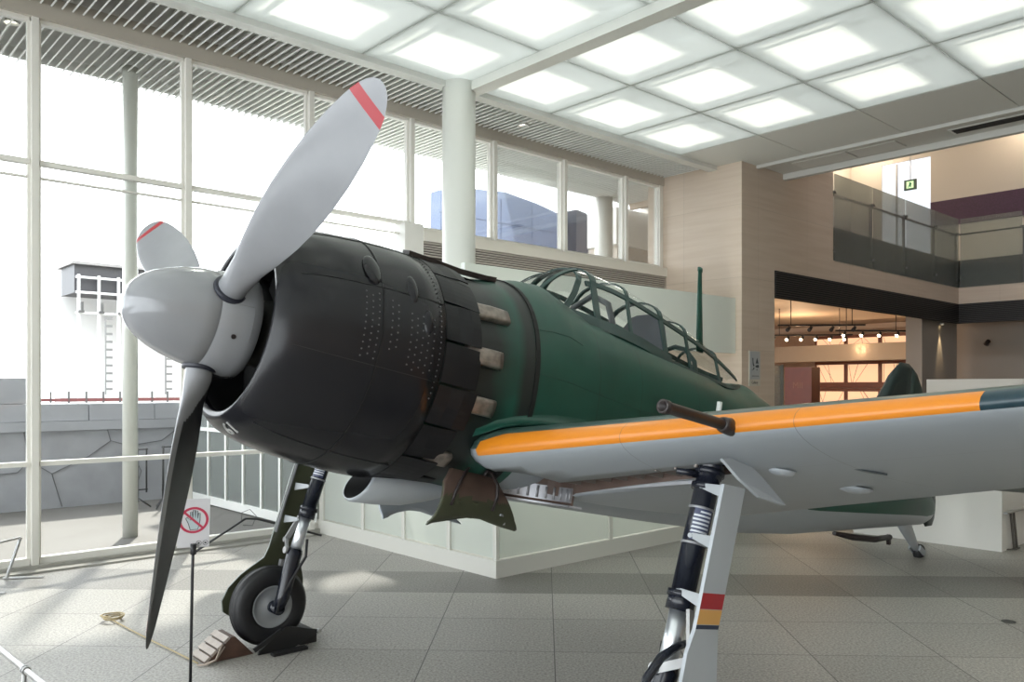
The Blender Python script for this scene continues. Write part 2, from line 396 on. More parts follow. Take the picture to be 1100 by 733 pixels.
# --- solid ceiling strip at the gallery edge, its vents and lights
m = MB(); rbox(m, 11.38, 12.45, 1.3, TMAX, 6.06, 6.12, 0); rbox(m, 11.40, 11.50, 1.75, TMAX, 6.0, 6.06, 0); rbox(m, 12.35, 12.47, 1.75, TMAX, 5.95, 6.12, 0)
rbox(m, 12.40, 12.52, -2.0, TMAX, 6.0, 8.9, 1)
struct('ceiling_edge', m, [mat('strip_white', (.60, .60, .57, 1), .5), BEIGE])
for i, (t0, t1) in enumerate(((2.35, 3.35), (3.4, 4.2))):
    m = MB(); rbox(m, 11.72, 12.18, t0, t1, 6.035, 6.058)
    tag(link('ceiling_hatch', m, mat('hatch', (.68, .68, .65, 1), .5)), 'pale rectangular ceiling hatch in the edge strip, '+('one nearer the corner of the stone wall' if i == 0 else 'one further from the stone wall'), 'ceiling hatch')
vt = thing('ceiling_vent', 'dark slotted air vent in the ceiling edge strip at upper right', 'vent', R(11.9, 6.2, 6.0))
m = MB(); rbox(m, 11.76, 12.06, 5.0, 7.4, 6.04, 6.058, 0); m.v = [v-R(11.9, 6.2, 6.0) for v in m.v]; link('vent_frame', m, SLAT, vt)
m = MB()
for k in range(3): rbox(m, 11.80+k*.08, 11.86+k*.08, 5.05, 7.35, 6.03, 6.041, 0)
m.v = [v-R(11.9, 6.2, 6.0) for v in m.v]; link('vent_slot', m, mat('vent_black', (.015, .015, .015, 1), .6), vt)
# --- round column by the window wall
def column(name, s, t, r, z0, z1, material):
    m = MB(); m.lathe([(z0, .001), (z0, r), (z1, r), (z1, .001)], 40, lambda a, u, v: R(s, t, 0)+Vector((u, v, a)))
    return struct(name, m, material)
column('column', 4.80, 1.30, .225, 0, 6.05, mat('column_white', (.74, .75, .71, 1), .35))
# --- stone block wall: the lit face and the long front
m = MB(); rbox(m, 10.91, 12.04, -.3, 1.82, 0, 6.1); rbox(m, 12.04, 14.38, 1.5, 1.82, 4.18, 6.1); rbox(m, 12.04, 14.38, 1.5, 1.82, 6.1, 8.9)
rbox(m, 14.38, 21.7, 1.35, 1.82, 4.18, 4.62); rbox(m, 21.4, 21.8, 1.82, TMAX, 4.18, 4.62)
struct('wall_stone', m, BEIGE)
m = MB(); rbox(m, 12.04, 21.4, 1.78, 1.84, 3.66, 4.18, 1); rbox(m, 21.34, 21.42, 1.8, TMAX, 3.66, 4.18, 1)
for k in range(12):
    z = 3.68+k*.042; rbox(m, 12.04, 21.38, 1.84, 1.862, z, z+.014, 0); rbox(m, 21.315, 21.342, 1.84, TMAX, z, z+.014, 0)
struct('trim_7', m, [mat('grille_brown', (.05, .046, .045, 1), .5), mat('grille_back', (.012, .012, .014, 1), .7)])
# slab of the upper gallery and its dark edge behind the glass
m = MB(); rbox(m, 14.5, 26, -3, 1.70, 5.0, 5.36); rbox(m, 21.55, 26, 1.7, TMAX, 5.0, 5.36)
rbox(m, 14.38, 21.6, 1.52, 1.70, 4.62, 5.36); rbox(m, 21.55, 21.65, 1.5, TMAX, 4.62, 5.36)
struct('floor_gallery', m, mat('slab_dark', (.11, .11, .10, 1), .6))
# balcony glass with its posts and rail
POSTS = [14.42, 16.25, 18.03, 19.85]
bal = MB(); pst_ = MB()
for a, b in zip(POSTS, POSTS[1:]+[21.42]): rbox(bal, a+.02, b-.02, 1.81, 1.825, 4.60, 6.44)
for k in range(5): rbox(bal, 21.40, 21.415, 1.86+k*1.5, 3.32+k*1.5, 4.60, 6.44)
o = struct('wall_balustrade', bal, SMOKE)
for x in POSTS+[21.36]:
    rbox(pst_, x-.02, x+.02, 1.74, 1.80, 4.6, 6.05); rbox(pst_, x-.06, x+.06, 1.78, 1.84, 6.02, 6.07); rbox(pst_, x-.05, x+.05, 1.78, 1.84, 4.8, 4.84)
for k in range(1, 5):
    t = 1.84+k*1.5; rbox(pst_, 21.42, 21.48, t-.02, t+.02, 4.6, 6.05); rbox(pst_, 21.38, 21.44, t-.06, t+.06, 6.02, 6.07)
rbox(pst_, 14.4, 21.4, 1.70, 1.74, 6.02, 6.06); rbox(pst_, 21.46, 21.50, 1.8, 9, 6.02, 6.06)
struct('balustrade_post', pst_, mat('post_dark', (.10, .10, .10, 1), .4, .5), o)
# gallery walls
GW = mat('gallery_wall', (.62, .58, .53, 1), .6)
m = MB(); rbox(m, 25.4, 25.6, -3, -1.95, 5.36, 10.2); rbox(m, 25.4, 25.6, -.40, TMAX, 5.36, 10.2); rbox(m, 25.4, 25.6, -1.95, -.40, 9.35, 10.2)
rbox(m, 14.5, 25.6, -3.2, -3, 5.0, 10.2); rbox(m, 14.4, 25.6, -3.2, 1.8, 10.2, 10.3); rbox(m, 12.4, 25.6, 1.8, TMAX, 10.2, 10.3); rbox(m, 14.3, 14.5, -3.2, 1.5, 5.0, 10.2)
struct('wall_gallery', m, GW)
m = MB(); rbox(m, 25.34, 25.40, -.38, TMAX, 7.05, 7.85); struct('trim_8', m, mat('purple_panel', (.055, .02, .06, 1), .5, 0, .5, 30))
m = MB(); rbox(m, 25.45, 25.5, -1.95, -.40, 5.36, 9.35); wg = struct('window_21', MB().box((25.42, -1.5, 5.36), (25.48, -1.44, 9.3), 0, R), mat('gallery_frame', (.4, .42, .45, 1), .4))
struct('window_pane', m, mat('daylit_pane', (.8, .85, .9, 1), .4, emit=(.72, .82, 1, 1), estr=.42), wg)
# lower walls behind the front: pier with the spotlight, side wall, shop interior
m = MB(); rbox(m, 19.55, 21.9, 1.2, 1.6, 0, 4.1); rbox(m, 22.6, 22.9, 1.2, TMAX, 0, 4.2)
rbox(m, 12.04, 12.75, 1.20, 1.40, 2.45, 3.66)
struct('wall_lower', m, mat('lower_wall', (.30, .27, .24, 1), .6))
m = MB(); rbox(m, 14.6, 26.4, -8, 1.35, 4.16, 4.3); rbox(m, 12.0, 14.6, -2.0, 1.45, 4.16, 4.3); rbox(m, 21.5, 26.4, 1.35, TMAX, 4.16, 4.3, 0)
struct('ceiling_shop', m, mat('shop_ceiling', (.44, .36, .29, 1), .7))
m = MB(); rbox(m, 26.0, 26.3, -8, 1.6, 0, 4.0); rbox(m, 12.0, 26.2, -8.2, -8, 0, 4.0); struct('wall_shop', m, mat('shop_wall', (.50, .36, .25, 1), .6))
# outer walls of the hall (behind the camera and at its sides)
m = MB(); rbox(m, SMIN, SMAX, TMAX, TMAX+.3, 0, 10.3); struct('wall_back', m, BEIGE)
m = MB(); rbox(m, SMIN-.1, SMIN, -.2, TMAX, 6.0, 7.0); struct('wall_left', m, WHITE)
m = MB(); t_ = 0.0
while t_ < TMAX: rbox(m, SMIN-.07, SMIN+.07, t_-.05, t_+.05, 0, 6.0); t_ += 1.7
for z in (.06, 1.13, 4.37, 5.95): rbox(m, SMIN-.05, SMIN+.05, 0, TMAX, z-.04, z+.04)
wl = struct('window_23', m, FRAMEM); m = MB(); rbox(m, SMIN-.004, SMIN+.004, 0, TMAX, .1, 5.95); struct('window_pane', m, GLASS, wl)  # unseen side, glazed to let more sky light onto the nose
m = MB(); rbox(m, SMAX, SMAX+.3, -8, TMAX, 0, 10.3); struct('wall_right', m, BEIGE)

# --- frosted enclosure and the hanging frosted band
m = MB(); rbox(m, 3.42, 3.435, .16, 3.64, .19, 1.75); rbox(m, 3.46, 8.3, 3.63, 3.645, .19, 1.75)
enc = struct('wall_frosted', m, FROST)
m = MB(); rbox(m, 3.38, 3.48, .0, 3.68, 0, .18); rbox(m, 3.48, 8.3, 3.59, 3.68, 0, .18); rbox(m, 3.39, 3.47, .06, .16, 0, 1.82)
for t in (.10, 1.12, 2.0, 2.86): rbox(m, 3.40, 3.46, t-.03, t+.03, .18, 1.75)
rbox(m, 3.405, 3.445, 3.60, 3.655, .18, 1.75)
for s in (5.18, 6.9, 8.25): rbox(m, s-.03, s+.03, 3.60, 3.67, .18, 1.75)
rbox(m, 3.38, 3.48, .0, 3.68, 1.75, 1.82); rbox(m, 3.48, 8.3, 3.59, 3.68, 1.75, 1.82)
struct('frosted_frame', m, mat('enclosure_white', (.70, .69, .64, 1), .45), enc)
m = MB(); rbox(m, 4.58, 10.9, 1.62, 1.70, 2.58, 3.58)
struct('wall_band', m, mat('pale_glass_panel', (.76, .81, .76, 1), .18))
for i in range(3):
    ld = bpy.data.lights.new('enclosure_lamp', 'POINT'); q = bpy.data.objects.new('enclosure_lamp', ld); COL.objects.link(q); q.location = R(4.3+1.6*i, 2.2, 1.5); ld.energy = 26; ld.color = (1, .97, .9); ld.shadow_soft_size = .3
# half wall and counter at right
m = MB(); rbox(m, 8.72, 8.9, 4.9, 6.70, 0, 1.5); rbox(m, 8.9, 12.5, 6.52, 6.70, 0, 1.5); struct('wall_half', m, mat('half_white', (.80, .79, .76, 1), .5))
m = MB(); rbox(m, 12.9, 13.3, 4.25, 5.75, 1.6, 2.1); rbox(m, 12.9, 13.3, 4.25, 5.75, 0, 1.6); tag(link('reception_counter', m, mat('counter_white', (.62, .59, .55, 1), .4)), 'long pale counter standing behind the wing at right', 'counter')

# ================================================================== FIGHTER PLANE (x aft of the spinner tip, y to port, z up from the thrust line)
T0 = Vector((-1.80, 3.80, 2.37)); HD = math.radians(221.3); PT = math.radians(11.75)
fw = Vector((math.cos(HD)*math.cos(PT), math.sin(HD)*math.cos(PT), math.sin(PT))); lf = Vector((-math.sin(HD), math.cos(HD), 0)); upv = fw.cross(lf)
def WP(x, y, z): return T0-fw*x+lf*y+upv*z
GZ = -2.013
plane = thing('fighter_plane', 'green and grey propeller fighter plane with black nose and yellow wing edge', 'airplane', WP(1.96, 0, GZ))
plane.rotation_euler = Matrix((fw, lf, upv)).transposed().to_euler()
AO = Vector((1.96, 0, -GZ))
def P(x, y, z): return Vector((-x, y, z))
def part(name, mb, mats, parent=None, **k):
    if parent is None: return link(name, mb, mats, plane, loc=AO, **k)
    return link(name, mb, mats, parent, **k)

GREY = mat('paint_grey', (.40, .43, .46, 1), .33, noise=.05, nscale=3)
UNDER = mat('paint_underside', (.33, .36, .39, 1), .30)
GREEN = mat('paint_green', (.010, .066, .046, 1), .42, noise=.22, nscale=3.5)
GREEND = mat('paint_green_dark', (.022, .055, .050, 1), .33, noise=.15, nscale=4)
YELLOW = mat('paint_yellow', (.66, .215, .014, 1), .25)
BLACKG = mat('gun_metal', (.025, .018, .018, 1), .38)
BLACKP = mat('gear_black', (.012, .014, .022, 1), .22)
CHROME = mat('chrome', (.80, .83, .88, 1), .28, .85)
PROPG = mat('prop_grey', (.265, .27, .29, 1), .24, noise=.05, nscale=5)
PROPD = mat('prop_back', (.018, .018, .020, 1), .42, noise=.3, nscale=9)
RED = mat('stripe_red', (.36, .02, .03, 1), .35)
OLIVE = mat('olive_primer', (.050, .055, .030, 1), .35, noise=.2, nscale=8)
BROWN = mat('well_brown', (.10, .065, .052, 1), .5, noise=.3, nscale=7)
ALU = mat('bare_aluminium', (.36, .36, .38, 1), .42, .5, noise=.1, nscale=12)
RUBBER = mat('rubber', (.014, .014, .016, 1), .55)

def cowl_paint():
    m = bpy.data.materials.new('cowl_black'); m.use_nodes = True; nt = m.node_tree; b = nt.nodes['Principled BSDF']
    tc = nt.nodes.new('ShaderNodeTexCoord'); sp = nt.nodes.new('ShaderNodeSeparateXYZ'); nt.links.new(tc.outputs['Object'], sp.inputs[0])
    n = nt.nodes.new('ShaderNodeTexNoise'); n.inputs['Scale'].default_value = 1.6; n.inputs['Detail'].default_value = 2; n.inputs['Roughness'].default_value = .5
    nt.links.new(tc.outputs['Object'], n.inputs['Vector'])
    rp = nt.nodes.new('ShaderNodeValToRGB'); rp.color_ramp.elements[0].position = .0; rp.color_ramp.elements[1].position = 1.0
    rp.color_ramp.elements[0].color = (.008, .008, .011, 1); rp.color_ramp.elements[1].color = (.017, .017, .020, 1)
    nt.links.new(n.outputs['Fac'], rp.inputs['Fac'])
    nt.links.new(rp.outputs['Color'], b.inputs['Base Color']); b.inputs['Specular IOR Level'].default_value = .34
    mr = nt.nodes.new('ShaderNodeMapRange'); mr.inputs['From Min'].default_value = 0; mr.inputs['From Max'].default_value = 1; mr.inputs['To Min'].default_value = .18; mr.inputs['To Max'].default_value = .30
    nt.links.new(n.outputs['Fac'], mr.inputs['Value']); nt.links.new(mr.outputs['Result'], b.inputs['Roughness'])
    n4 = nt.nodes.new('ShaderNodeTexNoise'); n4.inputs['Scale'].default_value = 4; nt.links.new(tc.outputs['Object'], n4.inputs['Vector'])
    bp = nt.nodes.new('ShaderNodeBump'); bp.inputs['Strength'].default_value = .06; bp.inputs['Distance'].default_value = .006
    nt.links.new(n4.outputs['Fac'], bp.inputs['Height']); nt.links.new(bp.outputs['Normal'], b.inputs['Normal'])
    return m
COWL = cowl_paint()
def line_mat(name, base, lines_x, soot_shade=None):
    """painted skin with thin seam lines at given x, and soot stains with shadow put into the colour over an x range"""
    m = base.copy(); m.name = name; nt = m.node_tree; b = nt.nodes['Principled BSDF']
    tc = nt.nodes.new('ShaderNodeTexCoord'); sp = nt.nodes.new('ShaderNodeSeparateXYZ'); nt.links.new(tc.outputs['Object'], sp.inputs[0])
    cur = b.inputs['Base Color'].links[0].from_socket
    def mixin(fac, col):
        nonlocal cur
        mx = nt.nodes.new('ShaderNodeMix'); mx.data_type = 'RGBA'; mx.inputs[7].default_value = col
        nt.links.new(fac, mx.inputs[0]); nt.links.new(cur, mx.inputs[6]); cur = mx.outputs[2]
    if soot_shade:
        for (x0, w, st) in soot_shade:  # soot, together with the shadow behind the flaps, mixed into the paint
            mr = nt.nodes.new('ShaderNodeMath'); mr.operation = 'ADD'; mr.inputs[1].default_value = x0; nt.links.new(sp.outputs['X'], mr.inputs[0])
            ab = nt.nodes.new('ShaderNodeMath'); ab.operation = 'ABSOLUTE'; nt.links.new(mr.outputs[0], ab.inputs[0])
            n = nt.nodes.new('ShaderNodeTexNoise'); n.inputs['Scale'].default_value = 6; nt.links.new(tc.outputs['Object'], n.inputs['Vector'])
            ad = nt.nodes.new('ShaderNodeMath'); ad.operation = 'MULTIPLY_ADD'; ad.inputs[1].default_value = w*.5; nt.links.new(n.outputs['Fac'], ad.inputs[0]); nt.links.new(ab.outputs[0], ad.inputs[2])
            fl = nt.nodes.new('ShaderNodeMapRange'); fl.inputs['From Min'].default_value = w*.6; fl.inputs['From Max'].default_value = w*1.25; fl.inputs['To Min'].default_value = st; fl.inputs['To Max'].default_value = 0
            nt.links.new(ad.outputs[0], fl.inputs['Value']); mixin(fl.outputs['Result'], (.012, .013, .013, 1))
    for x in lines_x:
        a = nt.nodes.new('ShaderNodeMath'); a.operation = 'COMPARE'; a.inputs[1].default_value = -x; a.inputs[2].default_value = .004
        nt.links.new(sp.outputs['X'], a.inputs[0])
        h = nt.nodes.new('ShaderNodeMath'); h.operation = 'MULTIPLY'; h.inputs[1].default_value = .45; nt.links.new(a.outputs[0], h.inputs[0]); mixin(h.outputs[0], (.01, .02, .018, 1))
    nt.links.new(cur, b.inputs['Base Color'])
    return m

def interp(tab, n):
    out = []
    for i in range(len(tab)-1):
        a, b = tab[i], tab[i+1]
        for k in range(n): f = k/n; out.append(tuple(p+(q-p)*f for p, q in zip(a, b)))
    return out+[tab[-1]]
# --- spinner
RING = lambda a, u, v: P(a, u, v)
m = MB(); m.lathe([(0, .001), (.004, .034), (.015, .066), (.03, .094), (.06, .130), (.10, .161), (.16, .192), (.22, .214), (.30, .235), (.372, .247), (.374, .2455), (.376, .2475), (.45, .256), (.52, .262), (.57, .264), (.575, .255), (.575, .05)], 56, RING)
spin = part('spinner', m, mat('spinner_grey', (.265, .27, .29, 1), .15, coat=.3))
for a_ in (20, 140, 260):
    a = math.radians(a_); m = MB(); c = Vector((0, math.sin(a), math.cos(a)))
    q = .2585; e1 = Vector((-1, 0, 0)); e2 = Vector((0, math.cos(a), -math.sin(a)))
AZ0 = math.radians(56.5)
for k in range(3):   # small bolt holes between the blades
    a = AZ0+math.radians(53+120*k); c = Vector((0, math.sin(a), math.cos(a))); e2 = Vector((0, math.cos(a), -math.sin(a))); m = MB()
    m.prism([P(.455, 0, 0)+c*.2545+Vector((1, 0, 0))*(.012*math.cos(t))+e2*(.012*math.sin(t)) for t in [2*PI*i/14 for i in range(14)]], c*.006)
    part('bolt_hole', m, BLACKG, spin)
    # panel seam of the spinner cuff
    m = MB()
    for (x0, x1, d0, d1) in ((.38, .53, .30, .30), (.53, .53, .30, .95)):
        pts = []; nn = []
        for i in range(9):
            f = i/8; aa = AZ0+120*k*PI/180+(d0+(d1-d0)*f); x = x0+(x1-x0)*f; r = .2475+(x-.376)*.1
            cc = Vector((0, math.sin(aa), math.cos(aa))); pts.append(P(x, 0, 0)+cc*(r+.0005)); nn.append(cc)
        m.ribbon(pts, nn, .003, .0022)
    part('seam', m, mat('seam_grey', (.18, .18, .19, 1), .5), spin)

# --- propeller blades
def blade(az):
    rad = Vector((0, math.sin(az), math.cos(az))); mot = Vector((0, -math.cos(az), math.sin(az))); fwd = Vector((1, 0, 0))
    st = [(.17, .135, .95, 62), (.30, .135, .90, 56), (.42, .155, .55, 50), (.55, .205, .34, 44), (.70, .255, .20, 38), (.85, .288, .145, 33.5), (1.0, .300, .115, 30), (1.15, .295, .095, 27), (1.28, .272, .08, 25),
          (1.38, .240, .075, 23.5), (1.432, .217, .07, 23), (1.434, .216, .07, 23), (1.485, .186, .07, 22.5), (1.487, .184, .07, 22.5), (1.525, .143, .07, 22), (1.552, .10, .07, 22), (1.568, .05, .07, 22), (1.572, .012, .07, 22)]
    nh = 49; secs = []; st = interp(st, 8)
    for r, c, th, be in st:
        b = math.radians(be+8); ch = mot*math.cos(b)+fwd*math.sin(b); nn = fwd*math.cos(b)-mot*math.sin(b)
        o = P(.41, 0, 0)+rad*r; pts = []
        rnd = max(0, min(1, (th-.2)/.7))
        for i in range(2*nh-2):
            up_ = i < nh
            f = i/(nh-1) if up_ else (2*nh-2-i)/(nh-1)
            xx = .5*(1-math.cos(PI*f))
            circ = math.sqrt(max(0, xx*(1-xx)))
            aero = 2.6*(.2969*math.sqrt(xx)-.126*xx-.3516*xx**2+.2843*xx**3-.1036*xx**4)*.96
            h = (circ*rnd+aero*(1-rnd))*th*c
            h = h if up_ else -h*(rnd+(1-rnd)*.25)
            pts.append(o+ch*(c*(.5-xx)*1.0-c*.02)+nn*h)
        secs.append(pts)
    n = 2*nh-2
    def mif(i, j):
        if j >= nh-1:
            f = (2*nh-2-(j+.5))/(nh-1); xx = .5*(1-math.cos(PI*f))
            return 1 if st[i][0] > .27 and (st[i][0]-.22)/.34 > (1-xx)**.7 and xx > .17 else 0
        if st[i][0] >= 1.433 and st[i+1][0] <= 1.486: return 2
        return 0
    mb = MB(); mb.loft(secs, True, True, 0, True, True, mif); return mb
for k in range(3):
    b_ = part('propeller_blade', blade(AZ0+2*PI/3*k), [PROPG, PROPD, RED], None)
    az = AZ0+2*PI/3*k; rad = Vector((0, math.sin(az), math.cos(az))); e = Vector((0, math.cos(az), -math.sin(az))); m = MB()
    m.loft([[P(.41, 0, 0)+rad*r+Vector((1, 0, 0))*(w*math.cos(t))+e*(w*math.sin(t)) for t in [2*PI*i/28 for i in range(28)]] for r, w in ((.20, .082), (.248, .082), (.256, .080), (.256, .06))], True, True, 0)
    part('blade_collar', m, mat('collar_dark', (.02, .022, .035, 1), .4), b_)

# --- cowling with its lip, inside and engine
m = MB()
prof = [(1.36, .60), (1.0, .575), (.75, .52), (.62, .455), (.575, .432), (.553, .430), (.540, .436), (.533, .45), (.535, .466), (.545, .485), (.565, .505), (.60, .53), (.66, .555), (.74, .578), (.85, .60), (1.0, .622), (1.15, .638), (1.28, .646), (1.39, .648), (1.395, .64), (1.395, .60)]
m.lathe(prof, 96, RING, 0, lambda i, j: 1 if i < 4 else 0)
def cowl_r(x):
    for p, q in zip(prof[8:], prof[9:]):
        if p[0] <= x <= q[0]: return p[1]+(q[1]-p[1])*(x-p[0])/(q[0]-p[0])
    return .648
for x0, x1, a0, a1, da in ((.93, 1.0, 66, 98, 3.1), (1.07, 1.13, 68, 92, 3.3), (1.18, 1.34, 72, 98, 3.4), (1.36, 1.37, 30, 110, 2.6)):
    x = x0; row = 0
    while x <= x1:
        a_ = a0+(da/2 if row % 2 else 0)
        while a_ < a1:
            a = math.radians(a_); c = Vector((0, math.sin(a), math.cos(a))); e = Vector((0, math.cos(a), -math.sin(a)))
            m.prism([P(x, 0, 0)+c*cowl_r(x)+Vector((1, 0, 0))*(.0042*math.cos(t))+e*(.0042*math.sin(t)) for t in [2*PI*k/8 for k in range(8)]], c*.0025, 2)
            a_ += da
        x += .034; row += 1
cowl = part('cowling', m, [COWL, mat('cowl_inside', (.02, .02, .021, 1), .6), mat('rivet_grey', (.10, .10, .105, 1), .4)])
m = MB()
for s1, s2, xa, xb in ((0, 2*PI, 1.02, 1.02),):
    pts = [P(1.02, .6265*math.sin(t), .6265*math.cos(t)) for t in [2*PI*i/96 for i in range(97)]]
    m.ribbon(pts, [Vector((0, p.y, p.z)) for p in pts], .004, .003)
for a_ in (25, 62, 100, 150, -25, -62, -100, -150):
    a = math.radians(a_); c = Vector((0, math.sin(a), math.cos(a))); pts = []
    for x, r in ((.62, .541), (.74, .579), (.85, .601), (1.0, .623), (1.15, .639), (1.28, .647), (1.385, .649)): pts.append(P(x, 0, 0)+c*r)
    m.ribbon(pts, [c]*7, .004, .003)
part('panel_seam', m, mat('seam_black', (.004, .004, .004, 1), .7), cowl)
for a_, x, sx, st_ in ((52, .98, .05, .10), (58, 1.20, .035, .09), (74, 1.28, .03, .07)):
    a = math.radians(a_); c = Vector((0, math.sin(a), math.cos(a))); e = Vector((0, math.cos(a), -math.sin(a))); m = MB(); secs = []
    for q in (0, .35, .7, .9, 1.0):
        h = .022*math.sqrt(max(0, 1-q*q)); secs.append([P(x, 0, 0)+c*(.618+.015*(x-.98)/.2+h)+Vector((1, 0, 0))*(sx*max(q, .02)*math.cos(t))+e*(st_*max(q, .02)*math.sin(t)) for t in [2*PI*i/24 for i in range(24)]])
    m.loft(secs, True, False); part('latch_bulge', m, COWL, cowl)
m = MB(); m.prism([P(.80, -.06, .588), P(1.22, -.06, .645), P(1.26, -.02, .648), P(1.26, .02, .648), P(1.22, .06, .645), P(.80, .06, .588)], (0, 0, .006)); part('gun_trough', m, BLACKG, cowl)
for y in (.19, -.19):
    m = MB(); pts = [P(x, y, z) for x, z in ((1.34, .624), (1.5, .628), (1.7, .630), (1.9, .648), (1.98, .66))]
    m.ribbon(pts, [Vector((0, y*.6, .6))]*5, .07, .03); part('gun_trough', m, BLACKG)
m = MB(); m.lathe([(.62, .001), (.62, .13), (.66, .17), (.80, .20), (.80, .40), (.86, .56), (1.3, .56), (1.3, .001)], 36, RING)
for k in range(14):
    a = 2*PI*k/14; c = Vector((0, math.sin(a), math.cos(a)))
    m.tube([P(.80+.1*(k % 2), 0, 0)+c*.2, P(.80+.1*(k % 2), 0, 0)+c*.50], .062, 10)
part('engine', m, mat('engine_dark', (.018, .018, .018, 1), .5, .3))
# lettering on the lower lip
def lip_text(x, y, z):
    xx = .590-y*.9; r = cowl_r(xx); a = math.radians(168)-x*1.7; xx -= .003+z; r += .004+z
    return P(xx, r*math.sin(a), r*math.cos(a))
tm = text_mb('61', .10, lambda x, y, z: lip_text(x, y, z), .004)
part('number_marking', tm, mat('stencil_white', (.6, .6, .6, 1), .5), cowl, merge=False)

# --- cowl flaps
nf = 18
for k in range(nf):
    a0 = 2*PI*k/nf+.012; a1 = 2*PI*(k+1)/nf-.012; am = (a0+a1)/2
    if abs(math.cos(am)) > .93: continue
    flare = .0+.012*(k % 2)
    m = MB(); lo = []; hi = []
    for (x, r) in ((1.396, .648), (1.48, .650), (1.56, .648+flare), (1.625+.01*(k % 3), .645+flare)):
        lo.append([P(x, (r-.006)*math.sin(a0+(a1-a0)*i/6), (r-.006)*math.cos(a0+(a1-a0)*i/6)) for i in range(7)])
        hi.append([P(x, r*math.sin(a0+(a1-a0)*i/6), r*math.cos(a0+(a1-a0)*i/6)) for i in range(7)])
    m.loft([l+h[::-1] for l, h in zip(lo, hi)], True, True, 0, False)
    part('cowl_flap', m, mat('flap_black', (.011, .011, .013, 1), .45, spec=.25))
# bottom and top fixed closing pieces behind the cowling
for a0, a1 in ((-21, 21), (159, 201)):
    m = MB(); a0 = math.radians(a0); a1 = math.radians(a1); secs = []
    for x, r in ((1.396, .648), (1.6, .635), (1.85, .64 if a0 < 0 else .63)):
        ar = [a0+(a1-a0)*i/10 for i in range(11)]
        secs.append([P(x, (r-.01)*math.sin(t), (r-.01)*math.cos(t)) for t in ar]+[P(x, r*math.sin(t), r*math.cos(t)) for t in ar[::-1]])
    m.loft(secs, True, True); part('closing_panel', m, mat('flap_black', (.011, .011, .013, 1), .45, spec=.25))

# --- fuselage
FS = [(1.40, .54, -.55, 0, .54), (1.55, .585, -.60, 0, .585), (1.80, .63, -.625, 0, .605), (2.05, .69, -.64, 0, .620), (2.20, .735, -.645, 0, .622), (2.34, .755, -.645, 0, .620), (2.52, .70, -.648, .0, .610), (2.68, .63, -.648, .0, .602), (2.9, .61, -.648, .0, .590),
      (3.3, .595, -.648, .0, .565), (3.9, .565, -.645, .0, .525), (4.4, .56, -.638, .01, .475), (4.7, .595, -.635, .02, .455), (4.95, .635, -.632, .02, .44), (5.3, .555, -.61, .03, .41), (6.0, .50, -.555, .04, .36), (7.0, .46, -.43, .05, .275), (7.8, .43, -.33, .06, .20), (8.4, .38, -.255, .07, .14), (8.9, .30, -.19, .06, .085), (9.18, .18, -.10, .04, .04)]
NP = 64
def fsec(x, zt, zb, zc, hw):
    o = []
    for i in range(NP):
        t = 2*PI*i/NP; c, s = math.cos(t), math.sin(t)
        e = (.92-.20*max(0, min(1, (x-2.45)/.3))+.45*max(0, min(1, (x-4.1)/.7)) if x < 6 else 1.17) if c > 0 else .90
        z = zc+(zt-zc if c > 0 else zc-zb)*math.copysign(abs(c)**e, c); y = hw*math.copysign(abs(s)**e, s)
        o.append(P(x, y, z))
    return o
FSI = interp(FS, 3)
def fmi(i, j):
    t = 2*PI*(j+.5)/NP; x = FSI[i][0]; c = math.cos(t)
    lim = -.48 if x < 5.6 else -.56
    return 1 if c < lim and x > 2.1 else 0
m = MB(); m.loft([fsec(*f) for f in FSI], True, True, 0, True, True, fmi)
SKIN = line_mat('fuselage_green', GREEN, [2.62, 3.05, 3.75, 4.6, 5.25, 5.9, 6.6, 7.3], [(1.68, .26, .96), (2.02, .085, .95)])
fus = part('fuselage', m, [SKIN, UNDER])
m = MB(); q = fsec(2.07, .695, -.641, 0, .621)
m.ribbon([p*1.0+Vector((0, p.y, p.z)).normalized()*.002 for p in q+q[:1]], [Vector((0, p.y, p.z)) for p in q+q[:1]], .032, .006)
part('seam_gap', m, mat('gap_black', (.006, .006, .006, 1), .7), fus)
m = MB(); c = Vector((0, .53, .80)).normalized()
m.prism([P(2.20+.045*math.cos(t), .368, .560)+Vector((0, .80, -.53))*(.022*math.sin(t)) for t in [2*PI*i/16 for i in range(16)]], c*.016); part('vent_hole', m, BLACKG, fus)
m = MB(); m.bar(P(2.62, .40, .485), P(2.68, .405, .475), .02, .012); part('handhold', m, mat('pale_metal', (.6, .6, .58, 1), .4), fus)
# horizontal skin seams on the side
m = MB()
for ang in (62, 84, 104):
    pts = []; nn = []
    for f in FSI:
        if 2.1 <= f[0] <= 6.5:
            t = math.radians(ang+(f[0]-2.1)*1.5); c, s = math.cos(t), math.sin(t)
            z = f[3]+(f[1]-f[3] if c > 0 else f[3]-f[2])*math.copysign(abs(c)**.92, c); y = f[4]*abs(s)**.92
            nn.append(Vector((0, y, z))); pts.append(P(f[0], y, z)+Vector((0, y, z)).normalized()*.0015)
    m.ribbon(pts, nn, .0035, .002)
part('skin_seam', m, mat('seam_green', (.012, .05, .038, 1), .5), fus)
